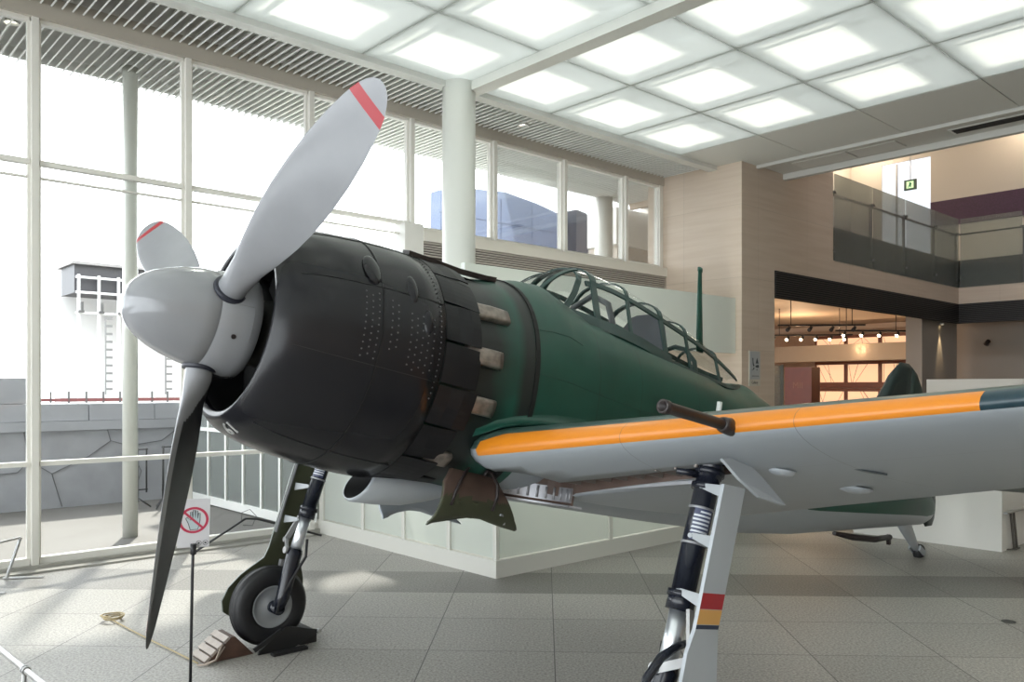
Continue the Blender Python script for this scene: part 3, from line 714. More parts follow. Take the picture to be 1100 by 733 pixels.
# exhaust stubs
EXM = mat('exhaust_metal', (.25, .215, .19, 1), .40, .7, noise=.45, nscale=22)
for a_, x0, x1 in ((56, 1.56, 1.86), (82, 1.56, 1.78), (106, 1.56, 1.79), (139, 1.56, 1.69), (-56, 1.56, 1.86), (-82, 1.56, 1.78), (-106, 1.56, 1.79), (-139, 1.56, 1.69)):
    a = math.radians(a_); c = Vector((0, math.sin(a), math.cos(a))); e = Vector((0, math.cos(a), -math.sin(a))); m = MB(); secs = []
    for f in (0, .3, .6, .85, 1.0):
        x = x0+(x1-x0)*f; r = .600+.035*f+(.012*math.sin(PI*f)); w, h = .050, .026
        secs.append([P(x, 0, 0)+c*(r+h*math.copysign(abs(math.sin(t))**.6, math.sin(t)))+e*(w*math.copysign(abs(math.cos(t))**.6, math.cos(t))) for t in [2*PI*i/20 for i in range(20)]])
    m.loft(secs, True, False)
    x = x1; secs = [[P(x-.001*i, 0, 0)+c*(.635+h2*math.copysign(abs(math.sin(t))**.6, math.sin(t)))+e*(w2*math.copysign(abs(math.cos(t))**.6, math.cos(t))) for t in [2*PI*k/20 for k in range(20)]] for i, (w2, h2) in enumerate(((.05, .026), (.044, .020)))]
    m.loft(secs, False, True, 0)
    part('exhaust_stub', m, EXM)

# --- canopy: clear skin and green frames
CAN = [(2.36, .735, .757, .13), (2.5, .59, .865, .29), (2.62, .572, .93, .34), (2.76, .565, .985, .365), (2.95, .562, 1.0, .375), (3.2, .545, .985, .375), (3.5, .505, .955, .365), (3.8, .49, .91, .345), (4.1, .495, .855, .315), (4.4, .50, .785, .26), (4.65, .53, .72, .18), (4.86, .60, .66, .08)]
def canat(x):
    for a, b in zip(CAN[:-1], CAN[1:]):
        if a[0] <= x <= b[0]:
            f = (x-a[0])/(b[0]-a[0]); return tuple(p+(q-p)*f for p, q in zip(a, b))
    return CAN[-1]
def canp(x, t, out=0.0, lean=0.0):
    """t from 0 (port sill) over the crown (.5) to 1 (starboard sill): flat sides, rounded roof"""
    x_, zs, zt, w = canat(x); sd = 1 if t <= .5 else -1; q = t if t <= .5 else 1-t
    ys, zm = .66*w, zs+.70*(zt-zs)
    if q <= .3:
        f = q/.3; y = w+(ys-w)*f; z = zs+(zm-zs)*f; nrm = Vector((0, sd*(zm-zs), (w-ys)))
    else:
        ph = (q-.3)/.2*PI/2; y = ys*math.cos(ph); z = zm+(zt-zm)*math.sin(ph); nrm = Vector((0, sd*math.cos(ph)/max(ys, .01), math.sin(ph)/max(zt-zm, .01)))
        nrm.normalize()
    nrm.normalize()
    return P(x, y*sd, z)+nrm*out, nrm
CG2 = glass('canopy_glass', (.97, .98, .975, 1), .022)
m = MB(); NT = 24
xs = [2.36+(4.86-2.36)*i/40 for i in range(41)]
m.loft([[canp(x, t/NT)[0] for t in range(NT+1)] for x in xs], False, False, 0, True, False)
can = part('canopy', m, CG2)
def arch(x0, x1, w=.035, th=.012, t0=0.0, t1=1.0):
    """frame hoop: foot at x0, crown at x1"""
    pts = []; nn = []
    for i in range(29):
        t = t0+(t1-t0)*i/28; x = x0+(x1-x0)*math.sin(PI*t)**1.2
        p, n = canp(x, t, .004); pts.append(p); nn.append(n)
    return MB().ribbon(pts, nn, w, th)
def rail(t, xa, xb, w=.03, th=.012, n=24):
    pts = []; nn = []
    for i in range(n+1):
        p, q = canp(xa+(xb-xa)*i/n, t, .004); pts.append(p); nn.append(q)
    return MB().ribbon(pts, nn, w, th)
FR = GREEND
for x0, x1, w in ((2.50, 2.70, .042), (2.77, 2.79, .055), (3.10, 3.14, .030), (3.51, 3.53, .045), (3.83, 3.87, .03), (4.30, 4.34, .026)):
    part('canopy_hoop', arch(x0, x1, w), FR, can)
for t in (0.0, 1.0):
    part('canopy_sill', rail(t, 2.5, 3.56, .085, .03), FR, can)
    part('canopy_sill', rail(t, 3.52, 4.84, .03, .016), FR, can)
for t in (.30, .70):
    part('canopy_rail', rail(t, 2.72, 4.82, .036), FR, can)
part('canopy_rail', rail(.82, 2.55, 3.5, .024), FR, can)
for sd in (1, -1):
    pts = [P(2.40+(2.71-2.40)*i/10, sd*(.165-.02*i/10), .73+(.955-.73)*i/10+.03*math.sin(PI*i/10)) for i in range(11)]
    part('canopy_rail', MB().ribbon(pts, [Vector((.6, .5*sd, .7))]*11, .026, .012), FR, can)
m = MB(); m.ribbon([P(2.33, 0, .757), P(2.37, .13, .735), P(2.44, .22, .69), P(2.52, .30, .62)], [Vector((1, 1, 1))]*4, .03, .012); part('canopy_sill', m, FR, can)
m = MB(); m.ribbon([P(2.33, 0, .757), P(2.37, -.13, .735), P(2.44, -.22, .69), P(2.52, -.30, .62)], [Vector((1, -1, 1))]*4, .03, .012); part('canopy_sill', m, FR, can)
# seat, roll hoop and head armour inside
m = MB(); secs = []
for z, w, d in ((.40, .27, .05), (.64, .25, .05), (.80, .19, .045), (.88, .13, .04), (.90, .07, .03)):
    secs.append([P(3.60+(z-.4)*.10-d/2, -w, z), P(3.60+(z-.4)*.10-d/2, w, z), P(3.60+(z-.4)*.10+d/2, w, z), P(3.60+(z-.4)*.10+d/2, -w, z)])
m.loft(secs, True, True, 0, False)
seat = part('seat_back', m, mat('seat_grey', (.09, .095, .11, 1), .5), fus, bevel=.01)
m = MB(); m.tube([P(3.0, .30, .42), P(3.02, .27, .62), P(3.04, .17, .80), P(3.05, 0, .88), P(3.04, -.17, .80), P(3.02, -.27, .62), P(3.0, -.30, .42)], .022, 10); part('roll_hoop', m, mat('hoop_grey', (.10, .11, .115, 1), .5), fus)
m = MB(); m.tube([P(4.05, .24, .45), P(4.05, .20, .62), P(4.05, .10, .72), P(4.05, 0, .745), P(4.05, -.10, .72), P(4.05, -.20, .62), P(4.05, -.24, .45)], .02, 8); part('roll_hoop', m, FR, fus)
# aerial mast
m = MB(); secs = []
for z, xc, l, w in ((.78, 4.37, .09, .034), (.90, 4.34, .085, .032), (1.2, 4.28, .062, .026), (1.42, 4.24, .046, .02), (1.425, 4.24, .06, .028), (1.455, 4.235, .06, .028), (1.46, 4.235, .03, .014)):
    secs.append([P(xc+l/2*math.cos(t), w/2*math.sin(t), z) for t in [2*PI*i/14 for i in range(14)]])
m.loft(secs); part('aerial_mast', m, GREEN)

# --- tail surfaces
def slab(outline, axis, th, mats, mi=0):
    """thin lens-shaped surface from an outline in (x, z) or (x, y)"""
    m = MB(); cx = sum(p[0] for p in outline)/len(outline); cz = sum(p[1] for p in outline)/len(outline)
    secs = []
    for sgn_, k in ((-1, .55), (-1, .85), (-.25, 1.0), (.25, 1.0), (1, .85), (1, .55)):
        d = th*.5*sgn_*(1.0 if k < .8 else .72 if k < .95 else .5)
        pts = [(cx+(x-cx)*k, cz+(z-cz)*k) for x, z in outline]
        secs.append([P(x, d, z) if axis == 'y' else P(x, z, d+axis) for x, z in pts])
    m.loft(secs, True, True); return m
def smooth_outline(pts, n=4):
    out = []; L = len(pts)
    for i in range(L):
        p0, p1, p2, p3 = pts[i-1], pts[i], pts[(i+1) % L], pts[(i+2) % L]
        for k in range(n):
            t = k/n; out.append(tuple(.5*((2*b)+(-a+c)*t+(2*a-5*b+4*c-d)*t*t+(-a+3*b-3*c+d)*t**3) for a, b, c, d in zip(p0, p1, p2, p3)))
    return out
fin = [(6.85, .42), (7.25, .72), (7.55, 1.02), (7.70, 1.20), (7.84, 1.39), (8.02, 1.53), (8.22, 1.56), (8.30, 1.54), (8.28, .9), (8.25, .3)]
TAILG = mat('tail_green', (.008, .022, .022, 1), .45)
part('tail_fin', slab(fin, 'y', .12, GREEND), TAILG)
rud = [(8.31, 1.54), (8.46, 1.49), (8.60, 1.37), (8.76, 1.12), (8.92, .78), (9.12, .35), (9.26, .05), (9.27, -.08), (9.22, -.17), (9.05, -.20), (8.9, -.1), (8.29, .3), (8.30, .9)]
part('rudder', slab(rud, 'y', .10, GREEND), mat('rudder_green', (.014, .032, .029, 1), .45))
for sg in (1, -1):
    st = smooth_outline([(7.75, .1*sg), (8.05, 1.2*sg), (8.22, 2.05*sg), (8.42, 2.2*sg), (8.62, 2.0*sg), (8.78, 1.1*sg), (8.80, .2*sg)], 3)
    part('tailplane', slab(st, .30, .10, GREEND), GREEND)

# --- wings
def af(xx, t):
    return 5*t*(.2969*math.sqrt(xx)-.126*xx-.3516*xx*xx+.2843*xx**3-.1015*xx**4)
NA = 22
def le(y): return 1.70+.15*(y-.6), -.41+.1505*(y-.6)
def wsec(y, sg=1):
    lx, lz = le(y)
    tx = 4.22-.16*(y-.6) if y < 4 else 3.676-.16*(y-4)-.10*(y-4)**2
    tc = .145-.012*(y-.6); bl = 1.0
    tw = math.radians(2.2-.5*(y-.6))
    if y < .62: lx += (.62-y)*.75; lz += (.62-y)*.2
    if y > 4.8: e = math.sqrt(max(.0, 1-((y-4.8)/.72)**2)); mid = lx+.42*(tx-lx); lx, tx = mid+(lx-mid)*max(e, .05), mid+(tx-mid)*max(e, .05); tc *= max(e, .1)
    c = tx-lx; pts = []
    # upper from trailing to leading edge, then lower back
    for i in range(2*NA):
        up_ = i <= NA
        f = 1-i/NA if up_ else (i-NA)/NA
        xx = .5*(1-math.cos(PI*f)) if f > 0 else 0
        h = af(xx, tc)*c
        z = (h*1.12*bl+.015*c*math.sin(PI*xx)) if up_ else -h*.82
        zz = lz+z*1.0-math.sin(tw)*xx*c
        pts.append(P(lx+xx*c, y*sg, zz))
    return pts
WY = [.48, .56, .64, .74, .85, 1.05, 1.3, 1.6, 1.9, 2.02, 2.3, 2.6, 2.945, 2.95, 3.4, 3.9, 4.4, 4.8, 5.0, 5.2, 5.35, 5.45, 5.51]
def wing(sg):
    m = MB()
    def mif(i, j):
        y = (WY[i]+WY[i+1])/2
        yel = 6 if y > .6 else 99
        return 0 if j < NA else 1
    m.loft([wsec(y, sg) for y in WY], True, True, 1, True, True, mif); return m
WUP = mat('wing_top', (.045, .085, .075, 1), .30, noise=.12, nscale=3)
WBLUE = mat('wing_edge_blue', (.012, .035, .048, 1), .28)
def edge_paint(base, name, wu, edge):
    m = base.copy(); m.name = name; nt = m.node_tree; b = nt.nodes['Principled BSDF']
    tc = nt.nodes.new('ShaderNodeTexCoord'); sp = nt.nodes.new('ShaderNodeSeparateXYZ'); nt.links.new(tc.outputs['Object'], sp.inputs[0])
    def M(op, a, bb=None, c=None):
        n = nt.nodes.new('ShaderNodeMath'); n.operation = op
        for i, v in enumerate((a, bb, c)):
            if v is None: continue
            if isinstance(v, (int, float)): n.inputs[i].default_value = v
            else: nt.links.new(v, n.inputs[i])
        return n.outputs[0]
    y = M('ABSOLUTE', sp.outputs['Y']); xr = M('SUBTRACT', M('MULTIPLY', sp.outputs['X'], -1.0), M('MULTIPLY_ADD', y, .15, 1.61))
    mr = nt.nodes.new('ShaderNodeMapRange'); mr.interpolation_type = 'SMOOTHSTEP'; mr.inputs['From Min'].default_value = .56; mr.inputs['From Max'].default_value = .80; mr.inputs['To Min'].default_value = 0.0; mr.inputs['To Max'].default_value = 1.0; nt.links.new(y, mr.inputs['Value'])
    lim = M('MULTIPLY', mr.outputs['Result'], wu) if wu > .05 else M('MULTIPLY', 1.0, wu)
    inb = M('LESS_THAN', xr, lim); inner = M('LESS_THAN', y, 2.948); outer = M('SUBTRACT', 1.0, inner)
    cur = b.inputs['Base Color'].links[0].from_socket if b.inputs['Base Color'].links else None
    if cur is None:
        rgb = nt.nodes.new('ShaderNodeRGB'); rgb.outputs[0].default_value = b.inputs['Base Color'].default_value; cur = rgb.outputs[0]
    def mixin(cur, fac, col):
        mx = nt.nodes.new('ShaderNodeMix'); mx.data_type = 'RGBA'; mx.inputs[7].default_value = col; nt.links.new(fac, mx.inputs[0])
        nt.links.new(cur, mx.inputs[6]); return mx.outputs[2]
    cur = mixin(cur, M('MULTIPLY', M('MULTIPLY', inb, inner), M('GREATER_THAN', y, .57)), (.66, .215, .014, 1)); cur = mixin(cur, M('MULTIPLY', inb, outer), (.012, .035, .048, 1))
    for yy in (1.50, 2.30, 3.30):
        cur = mixin(cur, M('MULTIPLY', M('COMPARE', y, yy, .0018), .5), (.08, .07, .06, 1))
    for q in (.45, .9):
        cur = mixin(cur, M('MULTIPLY', M('COMPARE', xr, q, .0018), .35), (.08, .08, .08, 1))
    nt.links.new(cur, b.inputs['Base Color']); return m
WUPE = edge_paint(WUP, 'wing_top_edge', .052, True); UNDERE = edge_paint(UNDER, 'wing_under_edge', .018, True)
def cut_bay(o, sg):
    """cut the leg bay and the wheel well out of the wing's lower skin"""
    cb = MB()
    A_ = [(2.10, .66), (2.16, 1.2), (2.20, 1.84), (2.36, 1.84), (2.34, 1.2), (2.36, .66)]
    n = len(A_); lo = []; hi = []
    for x, y in A_:
        lz = le(y)[1]; lo.append(P(x, y*sg, lz-.4)); hi.append(P(x, y*sg, lz-.02))
    cb.add(lo+hi, [list(range(n))[::-1], list(range(n, 2*n))]+[(i, (i+1) % n, n+(i+1) % n, n+i) for i in range(n)], 3)
    circ = [(2.14+.29*math.cos(2*PI*i/36), .58+.29*math.sin(2*PI*i/36)) for i in range(36)]
    n = 36; lo = [P(x, y*sg, -1.0) for x, y in circ]; hi = [P(x, y*sg, -.40) for x, y in circ]
    cb2 = MB().add(lo+hi, [list(range(n))[::-1], list(range(n, 2*n))]+[(i, (i+1) % n, n+(i+1) % n, n+i) for i in range(n)], 3)
    cutters = [link('cutter', c, list(o.data.materials), plane, loc=AO) for c in (cb, cb2)]
    for c in cutters:
        md = o.modifiers.new('b', 'BOOLEAN'); md.operation = 'DIFFERENCE'; md.object = c; md.solver = 'EXACT'; md.material_mode = 'INDEX'
    dg = bpy.context.evaluated_depsgraph_get(); dg.update()
    me = bpy.data.meshes.new_from_object(o.evaluated_get(dg))
    o.modifiers.clear(); o.data = me
    for c in cutters: bpy.data.objects.remove(c)
for sg in (1, -1):
    w = part('wing', wing(sg), [WUPE, UNDERE, YELLOW, BROWN, WBLUE])
    if sg > 0: cut_bay(w, sg)
    # ribs inside the leg bay and its bright front lip
    m = MB()
    for k in range(9):
        y = .80+k*.115; lz = le(y)[1]
        m.bar(P(2.14, y*sg, lz-.085), P(2.36, y*sg, lz-.085), .012, .07)
    part('bay_rib', m, mat('rib_grey', (.24, .21, .19, 1), .5), w)
    m = MB(); m.bar(P(2.37, .80*sg, le(.8)[1]-.150), P(2.37, 1.62*sg, le(1.62)[1]-.150), .016, .018); part('bay_lip', m, ALU, w)
    # cannon
    m = MB(); zc = -.195
    secs = [[P(x, 2.02*sg+r*math.cos(t), zc+r*math.sin(t)) for t in [2*PI*i/20 for i in range(20)]] for x, r in ((2.10, .024), (1.505, .024), (1.50, .029), (1.47, .029), (1.47, .020), (1.80, .019))]
    m.loft(secs); part('cannon_barrel', m, BLACKG, w)
    m = MB(); secs = [[P(x, 2.02*sg+r*math.cos(t), zc+r*math.sin(t)) for t in [2*PI*i/20 for i in range(20)]] for x, r in ((1.95, .040), (1.885, .034), (1.872, .030), (1.872, .022))]
    m.loft(secs); part('cannon_collar', m, BLACKG, w)
    m = MB(); m.tube([P(2.30, 1.70*sg, -.14), P(2.30, 1.70*sg, -.02)], .013, 10); part('gear_indicator', m, mat('pale_grey', (.55, .57, .56, 1), .4), w)
    # underside blisters and hatches
    for (x, y, rx, ry) in ((2.42, 2.0, .075, .06), (3.10, 2.02, .10, .085)):
        c = P(x, y*sg, wsec(y)[NA+8].z); lx = le(y)[0]
        zz = min(wsec(y), key=lambda p: (abs(-p.x-x)+(0 if p.z < le(y)[1]-.02 else 9))).z
        m = MB(); secs = []
        for q in (0.02, .4, .75, .95, 1.0):
            secs.append([P(x+rx*q*math.cos(t), y*sg+ry*q*math.sin(t), zz+.004-.03*math.sqrt(max(0, 1-q*q))) for t in [2*PI*i/24 for i in range(24)]])
        m.loft(secs, True, True); part('blister', m, GREY, w)
    zz = min(wsec(2.3), key=lambda p: (abs(-p.x-2.6)+(0 if p.z < le(2.3)[1]-.02 else 9))).z
    m = MB(); m.prism([P(2.52, 2.24*sg, zz-.004), P(2.66, 2.30*sg, zz-.004), P(2.70, 2.36*sg, zz-.004), P(2.56, 2.31*sg, zz-.004)], (0, 0, .01)); part('drain_hatch', m, mat('hatch_dark', (.06, .075, .085, 1), .4), w)

# --- wing root fillets
def fus_y(x, z):
    for f, g in zip(FSI[:-1], FSI[1:]):
        if f[0] <= x <= g[0]:
            q = (x-f[0])/(g[0]-f[0]); x_, zt, zb, zc, hw = [p+(r-p)*q for p, r in zip(f, g)]
            r = (zc-z)/(zc-zb) if z < zc else (z-zc)/(zt-zc)
            return hw*max(0, 1-r**(2/.9))**.45
    return .3
for sg in (1, -1):
    m = MB(); secs = []; sec0 = wsec(.66, 1)[:NA+1]
    for i in range(25):
        f = i/24; x = 1.75+f*2.50
        zw = None
        for p, q in zip(sec0[:-1], sec0[1:]):
            if -p.x >= x >= -q.x: t = (x+p.x)/(-q.x+p.x) if abs(q.x-p.x) > 1e-6 else 0; zw = p.z+(q.z-p.z)*t
        if zw is None: zw = sec0[-1].z if x < 2 else sec0[0].z
        hgt = .12*math.sin(PI*min(1, (f+.06)*1.6)/2)+.03; wd = .10+.10*f
        ya = fus_y(x, zw+hgt)-.004; yb = fus_y(x, zw)
        a = Vector((0, ya, zw+hgt)); c = Vector((0, yb+wd, zw+.15*wd+.004)); b = Vector((0, yb+.01, zw+.012)); row = []
        for k in range(9):
            t = k/8; p = a*(1-t)**2+b*(2*t*(1-t))+c*t*t; row.append(P(x, p.y*sg, p.z))
        row += [P(x, (yb-.06)*sg, zw-.02), P(x, (ya-.06)*sg, zw+hgt)]
        secs.append(row)
    m.loft(secs, True, True); part('wing_fillet', m, GREEN)

# --- belly: wheel-well doors, oil cooler scoop, hook, tail wheel
m = MB(); secs = []
for x, w, h, zc in ((1.415, .118, .098, -.680), (1.43, .128, .108, -.680), (1.58, .138, .115, -.672), (1.75, .138, .11, -.662), (1.90, .13, .085, -.650), (2.04, .125, .05, -.635)):
    sec = [P(x+.05*math.cos(2*PI*i/32), w*math.sin(2*PI*i/32), zc+h*math.cos(2*PI*i/32)*1.0) for i in range(32)]
    secs.append(sec)
inner = [[Vector((p.x, p.y*.93, -.68+(p.z+.68)*.93)) for p in secs[0]], [Vector((p.x-.25, p.y*.9, -.66+(p.z+.68)*.9)) for p in secs[0]]]
m.loft(inner[::-1]+secs, True, True, 0, True, True, lambda i, j: 1 if i < 1 else 0)
scoop = part('oil_cooler_scoop', m, [GREY, mat('scoop_inside', (.012, .012, .012, 1), .6)])
# port inner wheel door: curved olive panel hanging from the belly
def inner_door(sg, mats, name):
    top = [(0, -.60), (.12, -.51), (.26, -.472), (.45, -.47), (.58, -.50), (.68, -.60), (.8, -.69), (.9, -.76), (1, -.812)]
    bot = [(0, -.848), (.08, -.826), (.2, -.80), (.35, -.778), (.5, -.776), (.62, -.79), (.8, -.808), (1, -.822)]
    def ip(tab, f):
        for p, q in zip(tab[:-1], tab[1:]):
            if p[0] <= f <= q[0]: return p[1]+(q[1]-p[1])*(f-p[0])/(q[0]-p[0])
        return tab[-1][1]
    m = MB(); secs = []; N_ = 40; K = 12
    for i in range(N_+1):
        f = i/N_; x = 1.69+f*.635; zt = ip(top, f); zb = ip(bot, f); rows = []
        for k in range(K+1):
            g = k/K; z = zt+(zb-zt)*g; h = (-z-.47)/.36
            y = .30+.115*math.sin(PI*min(1, max(0, h)))**.6+.03*h
            rows.append((x, y, z))
        secs.append([P(x_, y_*sg, z_) for x_, y_, z_ in rows]+[P(x_, (y_-.014)*sg, z_) for x_, y_, z_ in rows[::-1]])
    def mi(i, j):
        k = j if j <= K else 2*K+1-j; f = (i+.5)/N_; z = ip(top, f)+(ip(bot, f)-ip(top, f))*(k+.5)/K
        return 1 if z > -.665 and sg > 0 else 0
    m.loft(secs, True, True, 0, True, True, mi)
    return part(name, m, mats)
d1 = inner_door(1, [OLIVE, BROWN], 'wheel_well_door'); d2 = inner_door(-1, GREY, 'wheel_well_door'); d2.location = AO+P(.14, 0, -.03)
for k in range(3):
    x = 1.80+k*.125; m = MB(); m.bar(P(x, .425, -.685), P(x+.01, .375, -.775), .035, .018); part('door_rib', m, OLIVE, d1)
m = MB(); m.bar(P(2.13, .42, -.735), P(2.19, .40, -.74), .012, .012); m.bar(P(2.19, .40, -.74), P(2.20, .385, -.79), .012, .012); part('door_handle', m, ALU, d1)
m = MB(); m.tube([P(1.76, .425, -.72), P(1.77, .435, -.64), P(1.80, .43, -.57), P(1.86, .40, -.50), P(1.92, .37, -.475)], .009, 8); m.tube([P(2.06, .425, -.72), P(2.07, .44, -.64), P(2.06, .44, -.57), P(2.02, .42, -.51), P(1.98, .42, -.50), P(1.97, .42, -.53)], .010, 8)
part('door_hose', m, BLACKG, d1)
# well wall and riveted frame of the wheel well
m = MB(); secs = []; AR = [math.radians(-110+140*i/28) for i in range(29)]
for z in (-.635, -.42):
    secs.append([P(2.14+.30*math.cos(t), .56+.30*math.sin(t), z) for t in AR]+[P(2.14+.312*math.cos(t), .56+.312*math.sin(t), z) for t in AR[::-1]])
m.loft(secs); part('wheel_well', m, BROWN)
AF = [math.radians(-75+105*i/18) for i in range(19)]
m = MB(); m.ribbon([P(2.14+.294*math.cos(t), .56+.294*math.sin(t), -.565) for t in AF], [Vector((math.cos(t), -math.sin(t), 0)) for t in AF], .085, .010)
m.ribbon([P(2.14+.325*math.cos(t), .56+.325*math.sin(t), -.628) for t in AF], [Vector((0, 0, -1))]*19, .08, .012)
for t in AF[::2]: m.tube([P(2.14+.285*math.cos(t), .56+.285*math.sin(t), -.60), P(2.14+.285*math.cos(t), .56+.285*math.sin(t), -.53)], .008, 6)
part('well_frame', m, ALU)
# arrester hook
m = MB(); m.tube([P(6.9, 0, -.47), P(7.3, 0, -.475), P(7.8, 0, -.455), P(8.15, 0, -.40)], [.02, .035, .035, .03], 8); m.bar(P(8.10, 0, -.38), P(8.14, 0, -.48), .035); part('arrester_hook', m, BLACKG)
# tail wheel
TWX, TWZ = 8.905, -.50
m = MB(); secs = []
for x, z, w, l in ((8.42, -.20, .10, .42), (8.60, -.32, .08, .34), (8.76, -.43, .06, .24), (8.88, -.50, .05, .15)):
    secs.append([P(x+l/2*math.cos(t), w/2*math.sin(t), z) for t in [2*PI*i/16 for i in range(16)]])
m.loft(secs); leg = part('tail_wheel_leg', m, GREY)
m = MB(); m.lathe([(-.045, .001), (-.045, .045), (-.04, .075), (-.02, .088), (.02, .088), (.04, .075), (.045, .045), (.045, .001)], 24, lambda a, u, v: P(TWX+.03+u, a, TWZ+v)); part('tail_wheel', m, RUBBER, leg)
m = MB(); m.bar(P(8.80, .058, -.46), P(8.95, .058, -.51), .02, .06); m.bar(P(8.80, -.058, -.46), P(8.95, -.058, -.51), .02, .06); part('tail_wheel_fork', m, GREY, leg)

# --- main landing gear
def gear(sg):
    Y = 1.75*sg; top = P(2.235, Y, -.26) if sg > 0 else P(2.19, Y, -.26); axl = P(2.0, Y, -1.70) if sg > 0 else P(1.975, Y, -1.70)
    d = (axl-top).normalized()
    def at(f): return top+(axl-top)*f
    wy = 1.885*sg
    m = MB(); m.tube([at(0), at(.10), at(.10), at(.47), at(.47), at(.525)], [.062, .062, .056, .056, .064, .064], 20)
    for f in (.07, .12, .465): m.tube([at(f), at(f+.02)], .070, 20)
    m.tube([at(.09)+Vector((.05, -.03*sg, 0)), at(.09)+Vector((.12, -.10*sg, 0))], [.02, .014], 8)
    m.tube([at(.12)+Vector((-.055, -.04*sg, 0)), at(.12)+Vector((-.07, -.04*sg, 0))+d*.02], [.02, .018], 8)
    strut = part('gear_strut', m, BLACKP)
    m = MB(); m.tube([at(.52), at(.72)], .043, 20); part('oleo_piston', m, CHROME, strut)
    # fork that runs past the wheel to the axle
    m = MB(); e = Vector((0, -.02*sg, 0)); m.tube([at(.69), at(.71), at(.84)+e, at(.94)+e*2, at(1.0)+e], [.054, .060, .055, .05, .045], 16)
    m.tube([at(1.0)+Vector((0, -.05*sg, 0)), at(1.0)+Vector((0, .2*sg, 0))], .045, 16); part('axle_fork', m, BLACKP, strut)
    # torque links behind / aft of the leg
    m = MB(); k = at(.655)+Vector((.03, .135*sg, 0))
    m.bar(at(.515)+Vector((.01, .065*sg, 0)), k, .04, .018, 0, (0, 1, 0)); m.bar(k, at(.70)+Vector((.065, .0, 0)), .018, .04, 0, (0, 0, 1)); m.tube([at(.70)+Vector((.065, -.01, 0)), at(.70)+Vector((.085, -.01, 0))], .026, 12); m.tube([k+Vector((-.02, 0, 0)), k+Vector((.02, 0, 0))], .02, 10)
    pass
    part('torque_link', m, mat('link_grey', (.42, .42, .42, 1), .4, .4), strut)
    m = MB(); m.tube([at(.63)+Vector((-.03, -.07*sg, 0)), at(.72)+Vector((-.06, -.08*sg, 0)), at(.84)+Vector((-.01, -.075*sg, 0)), at(.95)+Vector((.03, -.07*sg, 0)), at(1.02)+Vector((.01, -.05*sg, 0))], .011, 8); part('brake_hose', m, RUBBER, strut)
    # data plate wrapped on the leg
    ax = d; b1 = ax.cross(Vector((0, 1, 0))).normalized(); b2 = ax.cross(b1)
    def on(f, ang, r=.0592): return at(f)+b1*(r*math.cos(ang))+b2*(r*math.sin(ang))
    # faces the viewer side: forward and to port
    a_mid = math.atan2((Vector((1, 1.2, 0))).dot(b2), (Vector((1, 1.2, 0))).dot(b1))
    m = MB(); m.loft([[on(f, a_mid-.75+1.5*i/10) for i in range(11)] for f in (.205, .305)], False, False, 0, True, False); pl = part('data_plate', m, mat('plate_blue', (.05, .06, .12, 1), .3), strut)
    m = MB()
    for q in range(7):
        f0 = .212+q*.0125
        for z in range(5 if q else 3):
            aa = a_mid-.62+z*.26+random.uniform(-.03, .03); m.loft([[on(f, aa+random.uniform(.14, .2)*i, .0597) for i in range(3)] for f in (f0, f0+.006)], False, False, 0, True, False)
    part('plate_marks', m, mat('plate_white', (.62, .64, .68, 1), .4), pl, label='pale lines of print and grid on the data plate')
    m = MB()
    for f in (.197, .31): part('plate_strap', MB().tube([at(f), at(f+.008)], .0605, 20), ALU, strut)
    # wheel
    cx = -1.975; wz = -1.703; fn = lambda a, u, v: Vector((cx+u, wy+a, wz+v))
    m = MB(); m.lathe([(-.07, .155), (-.082, .19), (-.085, .225), (-.074, .262), (-.05, .287), (-.044, .284), (-.038, .292), (-.012, .3), (-.008, .296), (.008, .296), (.012, .3), (.038, .292), (.044, .284), (.05, .287), (.074, .262), (.085, .225), (.082, .19), (.07, .155), (.0, .15), (-.07, .155)], 64, fn)
    wh = part('wheel', m, RUBBER)
    m = MB(); m.lathe([(-.075, .158), (-.078, .15), (-.068, .14), (-.06, .08), (-.075, .06), (-.075, .001)], 40, fn); m.lathe([(.075, .158), (.078, .15), (.068, .14), (.06, .08), (.075, .06), (.075, .001)], 40, fn)
    for k_ in range(10):
        a = 2*PI*k_/10; m.tube([fn(-.064, .112*math.sin(a), .112*math.cos(a)), fn(-.072, .112*math.sin(a), .112*math.cos(a))], .008, 8)
    part('hub', m, mat('hub_grey', (.34, .36, .38, 1), .4, .3), wh)
    # leg door: narrow above, widened round the wheel below
    dy = (1.93 if sg > 0 else 1.97)*sg
    ZS = [(-.43, 2.035, 2.235), (-.60, 2.012, 2.212), (-.80, 1.985, 2.185), (-.905, 1.972, 2.172), (-.907, 1.972, 2.172), (-.975, 1.963, 2.163), (-.977, 1.963, 2.163), (-1.04, 1.954, 2.154), (-1.042, 1.954, 2.154), (-1.06, 1.951, 2.151), (-1.062, 1.951, 2.151), (-1.16, 1.938, 2.165), (-1.28, 1.925, 2.185),
          (-1.36, 1.90, 2.20), (-1.42, 1.83, 2.23), (-1.50, 1.74, 2.26), (-1.60, 1.665, 2.28), (-1.70, 1.635, 2.27), (-1.78, 1.66, 2.24), (-1.82, 1.74, 2.17)]
    if sg > 0: ZS = [(z, a+(.045 if z > -1.1 else .02), b+.012) for z, a, b in ZS]
    m = MB(); secs = []
    for z, a, b in ZS:
        yo = dy; secs.append([P(a, yo, z), P(b, yo, z), P(b, yo-.018*sg, z), P(a, yo-.018*sg, z)])
    def dm(i, j):
        z = (ZS[i][0]+ZS[i+1][0])/2
        if j == 2: return 1
        if j != 0: return 5
        if -.976 < z < -.906: return 2
        if -1.041 < z < -.976: return 3
        if -1.061 < z < -1.041: return 4
        return 0
    m.loft(secs, True, True, 0, False, True, dm)
